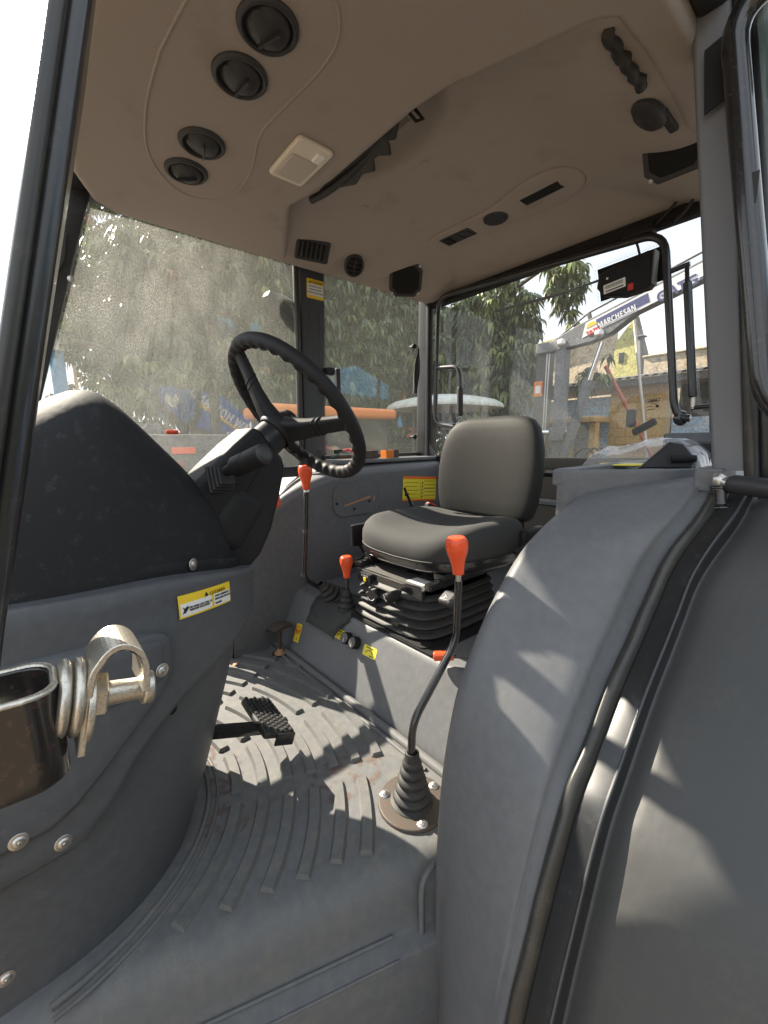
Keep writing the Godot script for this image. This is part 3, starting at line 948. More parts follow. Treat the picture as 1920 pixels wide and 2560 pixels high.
func build_windows() -> void:
	var w := thing("cab_window", "large dust-coated side window on the far side behind the steering wheel", "window")
	part(w, "glass", sheet(v3(-0.25, 0.05, -1.775), v3(0.96, 0.05, -1.775), v3(0.96, 1.60, -1.685), v3(0.21, 1.60, -1.685)).fan([v3(-0.25, 0.05, -1.780), v3(0.96, 0.05, -1.780), v3(0.96, 1.60, -1.690), v3(0.21, 1.60, -1.690)]), m.window_glass)
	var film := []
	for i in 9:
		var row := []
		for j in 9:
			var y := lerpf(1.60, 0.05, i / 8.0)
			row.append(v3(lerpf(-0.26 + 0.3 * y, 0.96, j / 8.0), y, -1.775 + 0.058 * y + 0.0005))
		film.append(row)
	part(w, "dust_film", B.new().grid(film), m.dust_and_glow)
	part(w, "cross_bar", B.new().rbox(v3(0.46, 0.706, -1.738), v3(1.05, 0.05, 0.03), 0.008, 2), m.satin_paint)
	part(w, "lower_bar", B.new().tube([v3(0.40, 0.18, -1.762), v3(0.475, 0.45, -1.752), v3(0.55, 0.715, -1.742)], 0.02, 8), m.satin_paint)
	w = thing("cab_window", "narrow far-side rear quarter window between the sticker post and the rear corner", "window")
	part(w, "glass", sheet(v3(1.09, 0.76, -1.745), v3(1.73, 0.76, -1.745), v3(1.73, 1.60, -1.70), v3(1.09, 1.60, -1.70)).fan([v3(1.09, 0.76, -1.750), v3(1.73, 0.76, -1.750), v3(1.73, 1.60, -1.705), v3(1.09, 1.60, -1.705)]), m.window_glass)
	part(w, "dust_film", sheet(v3(1.09, 0.76, -1.742), v3(1.73, 0.76, -1.742), v3(1.73, 1.60, -1.697), v3(1.09, 1.60, -1.697)), m.dust_light)
	part(w, "sill_rubber", B.new().rbox(v3(1.41, 0.764, -1.735), v3(0.66, 0.02, 0.03), 0.006, 2), m.seal_rubber)
	for y in [1.345, 0.86]:
		part(w, "hinge_knob", B.new().lathe([[0.0, 0.022], [0.009, 0.02], [0.014, 0.012], [0.012, 0.004], [0.007, 0.0], [0.007, -0.02]], 14), m.black_plastic, along(v3(1.67, y, -1.715), Vector3(0, 0, 1)))
	w = thing("cab_window", "wide rear window with tube frame showing sky, tree and crane", "window")
	part(w, "glass", sheet(v3(1.775, 0.74, -1.69), v3(1.775, 0.74, -0.34), v3(1.765, 1.58, -0.41), v3(1.765, 1.58, -1.66)), m.window_glass)
	part(w, "dust_film", sheet(v3(1.772, 0.74, -1.69), v3(1.772, 0.74, -0.34), v3(1.762, 1.58, -0.41), v3(1.762, 1.58, -1.66)), m.dust_medium)
	var path := bent([v3(1.70, 0.905, -1.44), v3(1.70, 0.925, -1.58), v3(1.70, 1.56, -1.555), v3(1.70, 1.50, -0.545), v3(1.70, 0.885, -0.468), v3(1.70, 0.888, -0.425)], 0.07, 6)
	part(w, "frame_tube", B.new().tube(path, 0.0125, 12), m.satin_paint)
	part(w, "tube_foot", B.new().lathe([[0.0, 0.012], [0.02, 0.01], [0.026, 0.0], [0.024, -0.006], [0.0, -0.008]], 18), m.black_paint, along(v3(1.705, 0.89, -0.452), Vector3(-0.6, 0, 0.8)))
	part(w, "tube_foot", B.new().lathe([[0.0, 0.012], [0.014, 0.01], [0.018, 0.0], [0.014, -0.006], [0.0, -0.008]], 14), m.black_paint, along(v3(1.705, 0.905, -1.445), Vector3(-0.6, 0, 0.8)))
	part(w, "grab_handle", B.new().tube(bent([v3(1.70, 1.213, -1.56), v3(1.695, 1.200, -1.408), v3(1.695, 0.975, -1.400)], 0.05, 6), 0.0105, 10), m.satin_paint)
	part(w, "handle_grip", B.new().tube([v3(1.695, 1.098, -1.404), v3(1.695, 1.09, -1.404), v3(1.695, 0.965, -1.4), v3(1.695, 0.957, -1.4)], [0.012, 0.0155, 0.0155, 0.011], 12), m.rubber)
	# maker's print on the glass
	var mark := fr(v3(1.757, 0.944, -0.557), Vector3(-1, 0, 0), Vector3(0, 1, -0.1))
	part(w, "glass_mark", ring_frame(0.045, 0.010, 0.005, 0.0012), m.ink, mark * Transform3D(Basis(), v3(0, 0.016, 0)))
	for q in [[0.0, 0.016, 0.03, 0.004], [0.004, 0.004, 0.024, 0.002], [-0.010, -0.004, 0.022, 0.002], [-0.008, -0.014, 0.020, 0.002], [0.014, -0.006, 0.010, 0.010]]:
		part(w, "glass_mark", B.new().rbox(v3(q[0], q[1], 0), v3(q[2], q[3], 0.0006), 0.0002), m.ink, mark)
	# lower sill and cross members behind the seat
	part(w, "sill_bar", B.new().rbox(v3(1.755, 0.725, MID), v3(0.04, 0.055, 1.30), 0.006), m.black_plastic)
	part(w, "lower_panel", B.new().rbox(v3(1.76, 0.625, MID), v3(0.03, 0.115, 1.30), 0.004), m.black_plastic)
	part(w, "top_bar", B.new().rbox(v3(1.745, 1.555, MID), v3(0.045, 0.045, 1.26), 0.008, 2), m.black_plastic)

# ================================================================ things in the cab
func curve_at(pts: Array, x: float) -> float:
	if x <= pts[0][0]:
		return pts[0][1]
	for i in pts.size() - 1:
		if x <= pts[i + 1][0]:
			var t: float = (x - pts[i][0]) / (pts[i + 1][0] - pts[i][0])
			var a: float = pts[maxi(i - 1, 0)][1]
			var d: float = pts[mini(i + 2, pts.size() - 1)][1]
			return cubic_interpolate(pts[i][1], pts[i + 1][1], a, d, t)
	return pts[-1][1]

# plan of the console at a height: s from -1 (straight front part, near side) over 0 (start of the nose) to 1 (tip of the nose)
func console_point(y: float, s: float, off := 0.0, far := false) -> Vector3:
	var a := curve_at([[-0.05, 0.320], [0.0, 0.325], [0.092, 0.364], [0.178, 0.398], [0.373, 0.460], [0.518, 0.484], [0.65, 0.486]], y) + off
	var b := curve_at([[-0.05, 0.322], [0.0, 0.325], [0.2, 0.328], [0.35, 0.322], [0.50, 0.308], [0.62, 0.292]], y) + off
	var p: Vector3
	if s <= 0:
		p = v3(-0.10 + s * 0.50, y, b)
	else:
		var f := s * PI / 2
		p = v3(-0.10 + a * pow(sin(f), 0.92), y, b * pow(cos(f), 0.92))
	return v3(p.x, p.y, -1.06 + (-p.z if far else p.z))

func lip_y(s: float) -> float:
	return curve_at([[-1.0, 0.66], [0.0, 0.606], [0.36, 0.585], [0.7, 0.546], [1.0, 0.520]], s)

func fold_y(s: float) -> float:
	return curve_at([[-1.0, 0.19], [0.0, 0.226], [0.12, 0.230], [0.16, 0.252], [0.24, 0.325], [0.35, 0.378], [0.6, 0.425], [1.0, 0.455]], s)

func build_console() -> void:
	var o := thing("dashboard_console", "grey moulded dashboard console with bolted panels beside the door", "console")
	var ss := []
	for k in 7:
		ss.append(-1.0 + k / 6.0)
	for k in range(1, 19):
		ss.append(k / 18.0)
	# foot
	var rows := []
	for y in [-0.02, 0.0, 0.05, 0.1, 0.16, 0.22, 0.3, 0.38, 0.46]:
		var row := []
		for s in ss:
			row.append(console_point(y, s, -0.012))
		for k in range(ss.size() - 2, -1, -1):
			row.append(console_point(y, ss[k], -0.012, true))
		rows.append(row)
	part(o, "foot", B.new().grid(rows), m.grey_plastic_shaded)
	# upper shell, its lower edge folded in along a slanting line
	rows = []
	for k in range(-2, 17):
		var row := []
		for side in 2:
			for q in ss.size() - side:
				var s: float = ss[q] if side == 0 else ss[ss.size() - 2 - q]
				var lo := fold_y(s)
				var hi := lip_y(s)
				var u := clampf(k / 14.0, 0.0, 1.0)
				var y := lerpf(lo, hi, u)
				var off := 0.022
				if k == -2:
					off = -0.008
					y = lo - 0.004
				elif k == -1:
					off = 0.012
					y = lo - 0.006
				elif k == 0:
					y = lo + 0.004
				elif k == 13:
					off = 0.026
				elif k == 14:
					off = 0.024
				elif k == 15:
					off = 0.016
					y = hi + 0.006
				elif k == 16:
					off = -0.04
					y = hi + 0.008
				row.append(console_point(y, s, off, side == 1))
		rows.append(row)
	part(o, "shell", B.new().grid(rows), m.grey_plastic_shaded)
	# raised pad whose slanting lower edge runs towards the door
	part(o, "side_pad", console_patch([[-1.0, 0.27, 0.60], [-0.4, 0.272, 0.555], [-0.1, 0.276, 0.54], [0.0, 0.279, 0.535], [0.07, 0.282, 0.532], [0.11, 0.298, 0.530], [0.16, 0.332, 0.528], [0.22, 0.376, 0.524], [0.27, 0.412, 0.518], [0.295, 0.435, 0.508], [0.305, 0.455, 0.49]], 0.036), m.grey_plastic_shaded)
	part(o, "access_panel", console_patch([[0.10, 0.45, 0.505], [0.112, 0.438, 0.515], [0.14, 0.430, 0.519], [0.18, 0.428, 0.518], [0.23, 0.430, 0.513], [0.27, 0.438, 0.505], [0.285, 0.45, 0.493]], 0.041), m.grey_plastic_shaded)
	for q in [[0.27, 0.455, 0.041], [0.03, 0.296, 0.036], [0.09, 0.250, 0.022], [-0.03, 0.055, -0.012]]:
		var p := console_point(q[1], q[0], q[2])
		var p2 := console_point(q[1], q[0], q[2] + 0.01)
		part(o, "screw", screw_head(0.0075), m.steel, along(p, (p2 - p)))
	part(o, "bolt_hole", B.new().lathe([[0.0, 0.0005], [0.006, 0.0006], [0.0085, 0.002], [0.010, 0.0]], 14), m.dark_hole, along(console_point(0.345, 0.36, -0.011), console_point(0.345, 0.36, 0.1) - console_point(0.345, 0.36, 0.0)))
	# leather-grained cowl on top
	var cowl := thing("dashboard_cowl", "black leather-grained instrument cowl on top of the grey console", "cowl")
	rows = []
	var top := [[-0.6, 0.72], [-0.3, 0.79], [-0.1, 0.850], [-0.03, 0.878], [0.03, 0.912], [0.07, 0.932], [0.095, 0.936], [0.125, 0.924], [0.18, 0.868], [0.26, 0.778], [0.305, 0.715], [0.340, 0.66], [0.358, 0.62], [0.368, 0.575]]
	var xs := [-0.6, -0.45, -0.3, -0.2, -0.12, -0.05, 0.0, 0.04, 0.07, 0.095, 0.115, 0.13, 0.145, 0.165, 0.19, 0.22, 0.25, 0.28, 0.305, 0.325, 0.342, 0.354, 0.362, 0.368]
	for x in xs:
		var f := clampf((x + 0.10) / 0.473, 0.0, 1.0)
		var w := 0.293 * sqrt(maxf(0.0, 1.0 - f * f)) if x > -0.10 else 0.293
		w = maxf(w, 0.05)
		var s := -0.4 if x < -0.1 else 2.0 / PI * asin(f)
		var yb := lip_y(s) + 0.004
		var yt := curve_at(top, x)
		var row := []
		for k in 29:
			var a := PI * k / 28
			var cz := signf(cos(a)) * pow(absf(cos(a)), 0.62)
			var sy := pow(sin(a), 0.72)
			# the near flank leans inwards as it rises
			row.append(v3(x, lerpf(yb, yt, sy), -1.06 + w * cz * (1.0 - 0.08 * sy)))
		rows.append(row)
	part(cowl, "shell", B.new().grid(rows), m.leather_black)
	part(cowl, "end_cap", B.new().fan(rows[-1]), m.leather_black)
	# hem that lies on the console, with its screws
	var hem := []
	for s in ss:
		var p := console_point(lip_y(s) + 0.016, s, -0.012)
		hem.append(v3(minf(p.x, 0.368), p.y, p.z))
	part(cowl, "hem", band(hem, 0.026, 0.004), m.leather_black)
	for s in [-0.04, 0.44, 0.80]:
		var p := console_point(lip_y(s) + 0.022, s, -0.005)
		part(cowl, "screw", screw_head(0.0078), m.steel, along(p, console_point(0.5, s, 0.1) - console_point(0.5, s, 0.0)))
	part(cowl, "warning_lamp", B.new().rbox(v3(0.29, 0.862, -1.19), v3(0.03, 0.012, 0.012), 0.004), m.knob_orange)

# a strip standing on edge along a path
func band(path: Array, high: float, thick: float) -> B:
	var rows := []
	for i in path.size():
		var t: Vector3 = (path[mini(i + 1, path.size() - 1)] - path[maxi(i - 1, 0)]).normalized()
		var out := Vector3(-t.z, 0, t.x).normalized()
		var p: Vector3 = path[i]
		rows.append([p - out * thick + Vector3.DOWN * high / 2, p + out * thick + Vector3.DOWN * high / 2, p + out * thick * 0.6 + Vector3.UP * high * 0.4, p - out * thick * 0.4 + Vector3.UP * high / 2])
	return B.new().grid(rows)

# a raised skin on the near side of the console between two heights at each s
func console_patch(cols: Array, off: float) -> B:
	var rows := []
	for k in cols.size():
		var c: Array = cols[k]
		var row := []
		var ends := k == 0 or k == cols.size() - 1
		for q in [[0.0, 0.018], [0.02, -0.002], [0.06, 0.0], [0.2, 0.0], [0.4, 0.0], [0.6, 0.0], [0.8, 0.0], [0.94, 0.0], [0.98, -0.002], [1.0, 0.018]]:
			var o: float = off if q[1] == 0.0 and not ends else (off - 0.004 if q[1] < 0 and not ends else off - 0.014)
			row.append(console_point(lerpf(c[1], c[2], q[0]), c[0], o))
		rows.append(row)
	return B.new().grid(rows)

func build_steering() -> void:
	var n := Vector3(0.777, 0.63, 0).normalized()                # towards the driver
	var u := Vector3(0.63, -0.777, 0).normalized()               # down the slope of the wheel
	var c := v3(0.552, 0.906, -1.008)
	var o := thing("steering_wheel", "black three-spoke steering wheel with finger-grip rim", "steering wheel")
	var rows := []
	var seg := 216
	for i in seg + 1:
		var a := TAU * i / seg
		var rad := u * cos(a) + Vector3(0, 0, 1) * sin(a)
		var row := []
		var grip := pow(0.5 + 0.5 * cos(a * 36.0), 0.8)
		for k in 16:
			var t := TAU * k / 16
			var dirn := rad * cos(t) + n * sin(t)
			var inner := maxf(0.0, -cos(t) * 0.75 - sin(t) * 0.65)
			row.append(c + rad * 0.207 + dirn * (0.0188 - 0.0056 * inner * grip))
		rows.append(row)
	part(o, "rim", B.new().grid(rows, true), m.black_plastic)
	var hub := c - n * 0.062
	for ang in [197.0, 78.0, 312.0]:
		var a := deg_to_rad(ang)
		var rad := u * cos(a) + Vector3(0, 0, 1) * sin(a)
		var tan_ := n.cross(rad)
		var secs := []
		for q in [[0.0, -0.004, 0.036, 0.021], [0.03, 0.0, 0.034, 0.020], [0.06, 0.006, 0.029, 0.017], [0.10, 0.020, 0.024, 0.0145], [0.15, 0.042, 0.020, 0.0125], [0.19, 0.058, 0.0195, 0.0115], [0.21, 0.062, 0.021, 0.011]]:
			var row := []
			for p in rounded(q[2] * 2, q[3] * 2, q[3] * 0.7, 3):
				row.append(hub + rad * q[0] + n * q[1] + tan_ * p.x + n * p.y)
			secs.append(row)
		var spoke := part(o, "spoke", B.new().grid(secs, true), m.black_plastic)
		for d in [0.122, 0.134]:
			var ring := []
			for p in rounded(0.0445, 0.0275, 0.01, 3):
				ring.append(hub + rad * d + n * (0.029 + (d - 0.122) * 0.45) + tan_ * p.x + n * p.y)
			ring.append(ring[0])
			part(spoke, "groove_band", B.new().tube(ring, 0.0016, 5, false), m.dark_hole)
	part(o, "hub", B.new().lathe([[0.0, 0.016], [0.03, 0.018], [0.044, 0.012], [0.050, 0.0], [0.050, -0.018], [0.046, -0.024]], 28), m.black_plastic, along(hub, n))
	part(o, "horn_cap", B.new().lathe([[0.0, 0.034], [0.02, 0.034], [0.026, 0.030], [0.027, 0.02], [0.027, 0.02], [0.031, 0.018], [0.032, 0.008], [0.032, 0.0]], 24), m.black_paint, along(hub + n * 0.014, n))
	# column
	var col := thing("steering_column", "black angular steering column shroud with collar under the wheel", "steering column")
	part(col, "collar", B.new().lathe([[0.0, 0.0], [0.038, 0.0], [0.042, -0.004], [0.043, -0.04], [0.046, -0.046], [0.046, -0.07]], 26), m.satin_paint, along(c - n * 0.082, n))
	var secs := []
	for q in [[0.128, 0.030, 0.030, 0.0], [0.130, 0.052, 0.052, 0.0], [0.140, 0.060, 0.062, 0.002], [0.20, 0.064, 0.084, 0.022], [0.27, 0.066, 0.104, 0.045], [0.33, 0.064, 0.115, 0.06], [0.40, 0.06, 0.11, 0.07]]:
		var row := []
		for p in rounded(q[1] * 2, q[2] * 2, 0.016, 3):
			row.append(c - n * q[0] + u * q[3] + Vector3(0, 0, 1) * p.x + u * p.y)
		secs.append(row)
	part(col, "shroud", B.new().grid(secs, true).fan(secs[0]), m.black_plastic)
	part(col, "parting_line", B.new().tube([c - n * 0.132 + u * 0.0 + v3(0, 0, 0.0605), c - n * 0.20 + u * 0.02 + v3(0, 0, 0.0648), c - n * 0.30 + u * 0.05 + v3(0, 0, 0.066)], 0.0014, 5), m.dark_hole)
	part(col, "lower_boot", B.new().rbox(Vector3.ZERO, v3(0.10, 0.15, 0.15), 0.03, 2), m.black_plastic, Transform3D(Basis(Vector3(0, 0, 1), deg_to_rad(-38)), v3(0.352, 0.655, -1.01)))
	# light switch stalk
	var st := thing("switch_stalk", "thick black light-switch stalk on the near side of the column", "stalk")
	var a0 := v3(0.330, 0.770, -0.925)
	var a1 := v3(0.372, 0.810, -0.80)
	var ax := (a1 - a0).normalized()
	part(st, "barrel", B.new().lathe([[0.011, -0.01], [0.013, 0.02], [0.0205, 0.028], [0.0225, 0.032], [0.0225, 0.070], [0.0225, 0.070], [0.0215, 0.071], [0.0215, 0.074], [0.0215, 0.074], [0.0225, 0.075], [0.0225, 0.118], [0.021, 0.123]], 24), m.black_plastic, along(a0, ax))
	part(st, "end_button", B.new().lathe([[0.0215, 0.121], [0.0205, 0.125], [0.0175, 0.126], [0.0175, 0.126], [0.017, 0.129], [0.010, 0.1305], [0.0, 0.131]], 24), m.vent_plastic, along(a0, ax))
	for k in 4:
		part(st, "bellows_fold", B.new().rbox(Vector3.ZERO, v3(0.062 - 0.008 * k, 0.0075, 0.062 - 0.007 * k), 0.0035, 2), m.rubber, along(a0 - ax * (0.030 - 0.0085 * k) - Vector3.UP * 0.012, ax))
	# orange tab on the column
	var tab := thing("column_tab", "small orange tab with a screw below the steering column", "tab")
	var xf := fr(v3(0.462, 0.690, -0.985), Vector3(0.45, 0.1, 0.9), Vector3(0.35, 1, 0))
	part(tab, "body", B.new().prism([Vector2(-0.022, -0.018), Vector2(0.016, -0.022), Vector2(0.024, -0.012), Vector2(0.016, 0.014), Vector2(-0.002, 0.026), Vector2(-0.022, 0.016)], -0.006, 0.008, 0.003), m.knob_orange, xf)
	part(tab, "screw", screw_head(0.0045), m.steel, xf * Transform3D(Basis(Vector3.RIGHT, PI / 2), v3(0.002, -0.002, 0.008)))

func oval_ring(cx: float, cz: float, hx: float, hz: float, y: float, p: float, n := 36) -> Array:
	var row := []
	for k in n:
		var a := TAU * k / n
		row.append(v3(cx + hx * signf(cos(a)) * pow(absf(cos(a)), p), y, cz + hz * signf(sin(a)) * pow(absf(sin(a)), p)))
	return row

func build_seat() -> void:
	var o := thing("driver_seat", "black suspension driver seat with cloth cushion and rounded vinyl back", "seat")
	var zc := -1.005
	# cushion with raised sides and a rolled front
	var rows := []
	for q in [[0.92, 0.452], [0.985, 0.452], [1.0, 0.462], [1.008, 0.485], [1.0, 0.512], [0.97, 0.536], [0.92, 0.552], [0.84, 0.562], [0.72, 0.563], [0.55, 0.558], [0.35, 0.553], [0.15, 0.551], [0.02, 0.551]]:
		var row := oval_ring(1.112, zc, 0.228 * q[0], 0.255 * q[0], q[1], 0.5, 48)
		for k in row.size():
			var p: Vector3 = row[k]
			var side := (p.z - zc) / 0.255
			var front := clampf((1.06 - p.x) / 0.18, 0.0, 1.0)
			var lift := clampf((q[1] - 0.452) / 0.1, 0.0, 1.0)
			p.y += lift * (0.034 * side * side - 0.02 - 0.012 * front * front)
			p.y += 0.012 * (p.x - 1.112) / 0.22 * -1.0 * (1 - lift) - 0.016 * (1.0 - side * side) * front * (1 - 0.4 * lift)
			row[k] = p
		rows.append(row)
	var cushion := part(o, "cushion", B.new().grid(rows, true), m.seat_cloth)
	part(cushion, "piping", B.new().tube(rows[2] + [rows[2][0]], 0.0035, 6, false), m.black_plastic)
	rows = []
	for q in [[0.90, 0.425], [0.98, 0.428], [1.0, 0.436], [1.0, 0.455], [0.99, 0.462]]:
		var row := oval_ring(1.112, zc, 0.230 * q[0], 0.257 * q[0], q[1], 0.5, 48)
		for k in row.size():
			var p: Vector3 = row[k]
			var side := (p.z - zc) / 0.255
			var front := clampf((1.06 - p.x) / 0.18, 0.0, 1.0)
			p.y += -0.012 * (p.x - 1.112) / 0.22 - 0.016 * (1.0 - side * side) * front
			row[k] = p
		rows.append(row)
	part(o, "seat_pan", B.new().grid(rows, true).fan(rows[0]), m.black_paint)
	# back rest
	rows = []
	for q in [[0.522, 0.10, 0.010], [0.524, 0.165, 0.026], [0.532, 0.198, 0.040], [0.55, 0.215, 0.047], [0.60, 0.229, 0.050], [0.66, 0.236, 0.050], [0.72, 0.238, 0.050], [0.78, 0.233, 0.049], [0.83, 0.222, 0.047], [0.87, 0.205, 0.044], [0.898, 0.18, 0.038], [0.912, 0.15, 0.03], [0.920, 0.11, 0.018], [0.922, 0.06, 0.006]]:
		var cx: float = 1.372 + 0.13 * (q[0] - 0.52)
		var row := oval_ring(cx, zc, q[2], q[1], q[0], 0.62, 48)
		for k in row.size():
			var p: Vector3 = row[k]
			var side := (p.z - zc) / 0.24
			p.x -= 0.030 * side * side - 0.012
			row[k] = p
		rows.append(row)
	part(o, "backrest", B.new().grid(rows, true).fan(rows[0]).fan(rows[-1]), m.seat_vinyl)
	part(o, "back_bracket", B.new().rbox(v3(1.375, 0.48, zc), v3(0.04, 0.13, 0.34), 0.008, 2), m.black_plastic)
	for k in 6:
		part(o, "bracket_rib", B.new().rbox(v3(1.352, 0.485, zc - 0.14 + 0.056 * k), v3(0.012, 0.11, 0.012), 0.003), m.black_plastic)
	part(o, "recline_cover", B.new().rbox(v3(1.29, 0.492, -0.745), v3(0.13, 0.075, 0.035), 0.015, 3), m.black_plastic)
	part(o, "recline_lever", B.new().tube([v3(1.26, 0.50, -0.725), v3(1.18, 0.475, -0.722), v3(1.15, 0.47, -0.722)], 0.008, 8), m.black_plastic)
	part(o, "side_bracket", B.new().rbox(v3(0.97, 0.475, -1.285), v3(0.11, 0.085, 0.02), 0.006), m.black_plastic)
	part(o, "side_strut", B.new().tube([v3(0.96, 0.44, -1.285), v3(1.04, 0.30, -1.27)], 0.016, 8), m.black_plastic)
	# suspension: plate, rails, bellows, controls
	part(o, "suspension_plate", B.new().rbox(v3(1.04, 0.383, zc), v3(0.37, 0.006, 0.33), 0.002), m.plate_metal)
	part(o, "plate_front", B.new().rbox(v3(0.862, 0.368, zc), v3(0.014, 0.036, 0.32), 0.003), m.black_paint)
	for z in [zc - 0.175, zc + 0.175]:
		part(o, "slide_rail", B.new().rbox(v3(1.06, 0.395, z), v3(0.40, 0.022, 0.026), 0.004), m.black_paint)
		part(o, "rail_guide", B.new().rbox(v3(1.09, 0.418, z), v3(0.36, 0.02, 0.04), 0.004), m.satin_paint)
		for k in 8:
			part(o, "rail_tooth", B.new().rbox(v3(0.90 + 0.022 * k, 0.409, z + 0.006), v3(0.009, 0.010, 0.02), 0.002), m.black_paint)
	for k in 3:
		part(o, "plate_slot", B.new().rbox(v3(0.96 + 0.05 * k, 0.3868, zc + 0.02 + 0.05 * k), v3(0.02, 0.002, 0.07), 0.0008), m.dark_hole)
	part(o, "plate_label", B.new().rbox(v3(0.905, 0.3868, zc + 0.10), v3(0.05, 0.0012, 0.075), 0.0004), m.label_white)
	for k in 3:
		part(o, "slide_rod", B.new().tube([v3(0.865 + 0.012 * k, 0.362 + 0.014 * k, -1.255 + 0.012 * k), v3(1.10, 0.40 + 0.01 * k, -1.24)], 0.007, 8), m.black_paint)
	rows = []
	var y := 0.224
	for k in 5:
		var g := 1.0 - 0.025 * k
		for q in [[0.93, 0.0], [0.975, 0.006], [1.0, 0.012], [1.0, 0.015], [0.975, 0.020], [0.93, 0.026]]:
			rows.append(oval_ring(1.035, zc, 0.216 * q[0] * g, 0.204 * q[0] * g, y + q[1], 0.42, 44))
		y += 0.0275
	part(o, "bellows", B.new().grid(rows, true), m.rubber)
	lettering(o, "seating", 0.013, m.dark_hole, fr(v3(0.8165, 0.2635, -0.945), Vector3(-1, 0.28, 0), Vector3(-0.25, -1, 0)), bold, 0.0012)
	# weight gauge and knobs on the front
	part(o, "gauge_box", B.new().rbox(v3(0.848, 0.366, -1.112), v3(0.02, 0.032, 0.07), 0.003), m.black_plastic)
	part(o, "gauge_pointer", B.new().rbox(v3(0.8365, 0.362, -1.105), v3(0.003, 0.014, 0.014), 0.001), m.label_yellow)
	for k in 5:
		part(o, "gauge_mark", B.new().rbox(v3(0.8372, 0.374, -1.122 + 0.008 * k), v3(0.001, 0.007, 0.0018), 0.0003), m.ink_white)
	var star := []
	for k in 42:
		var a := TAU * k / 42
		star.append(Vector2(cos(a), sin(a)) * (0.027 + 0.0045 * cos(a * 6)))
	var knob := part(o, "height_knob", B.new().prism(star, 0.0, 0.026, 0.004), m.black_plastic, fr(v3(0.848, 0.318, -1.055), Vector3(-1, 0.12, 0.1)))
	for q in [[-0.016, 0.9], [0.016, -0.9]]:
		var arc := []
		for k in 7:
			var a: float = q[1] + (k - 3) * 0.16 + (0.0 if q[0] > 0 else PI)
			arc.append(v3(cos(a) * 0.017, sin(a) * 0.017, 0.0265))
		part(knob, "arrow_mark", B.new().tube(arc, 0.0012, 5), m.ink_white)
	part(o, "tilt_knob", B.new().lathe([[0.0, 0.062], [0.013, 0.062], [0.0165, 0.058], [0.018, 0.05], [0.018, 0.0], [0.012, -0.01]], 20), m.black_plastic, along(v3(0.862, 0.346, -0.945), Vector3(-1, -0.05, -0.12)))
	part(o, "knob_mark", B.new().tube([v3(0.7995, 0.350, -0.957), v3(0.7995, 0.342, -0.955), v3(0.7995, 0.337, -0.946)], 0.0012, 5), m.ink_white)
	part(o, "fore_aft_lever", B.new().rbox(Vector3.ZERO, v3(0.05, 0.03, 0.055), 0.013, 3), m.vent_plastic, Transform3D(Basis(Vector3(0, 0, 1), 0.5), v3(0.885, 0.372, -0.765)))
	lettering(o, "T", 0.016, m.ink_white, fr(v3(0.862, 0.385, -0.765), Vector3(-0.88, 0.48, 0), Vector3(0.3, 0.6, 0.6)), sans, 0.0006)
	# seat belt buckle on the far side
	var bk := thing("belt_buckle", "black seat belt buckle with red button on far side of seat", "buckle")
	part(bk, "body", B.new().rbox(Vector3.ZERO, v3(0.06, 0.085, 0.026), 0.006, 2), m.black_plastic, Transform3D(Basis(Vector3(0, 0, 1), -0.35), v3(1.335, 0.512, -1.275)))
	part(bk, "button", B.new().rbox(Vector3.ZERO, v3(0.05, 0.008, 0.020), 0.003, 2), m.ink_red, Transform3D(Basis(Vector3(0, 0, 1), -0.35), v3(1.350, 0.553, -1.275)))
	part(bk, "stem", B.new().tube([v3(1.32, 0.48, -1.275), v3(1.29, 0.38, -1.27)], 0.010, 8), m.black_plastic)

func pear_knob(s := 1.0) -> B:
	return B.new().lathe([[0.010 * s, 0.0], [0.0135 * s, 0.0015], [0.0138 * s, 0.012 * s], [0.0155 * s, 0.025 * s], [0.0195 * s, 0.040 * s], [0.0238 * s, 0.053 * s], [0.0258 * s, 0.063 * s], [0.0262 * s, 0.0665 * s], [0.0262 * s, 0.0665 * s], [0.0256 * s, 0.0672 * s], [0.0262 * s, 0.068 * s], [0.0262 * s, 0.068 * s], [0.0262 * s, 0.076 * s], [0.0245 * s, 0.084 * s], [0.020 * s, 0.0895 * s], [0.014 * s, 0.0905 * s], [0.011 * s, 0.0895 * s], [0.0, 0.0898 * s]], 26)

func gaiter(r0: float, r1: float, high: float, folds: int) -> B:
	var prof := [[r0 * 1.12, 0.0], [r0 * 1.12, 0.004]]
	for k in folds:
		var t := float(k) / folds
		var r := lerpf(r0, r1, t)
		var h := high * 0.82 / folds
		var y := 0.006 + h * k
		prof.append_array([[r * 0.84, y], [r * 0.97, y + h * 0.25], [r, y + h * 0.5], [r * 0.97, y + h * 0.7], [r * 0.80, y + h * 0.97]])
	prof.append_array([[r1 * 1.05, high * 0.86], [r1 * 0.95, high], [r1 * 0.7, high * 1.01]])
	return B.new().lathe(prof, 26)

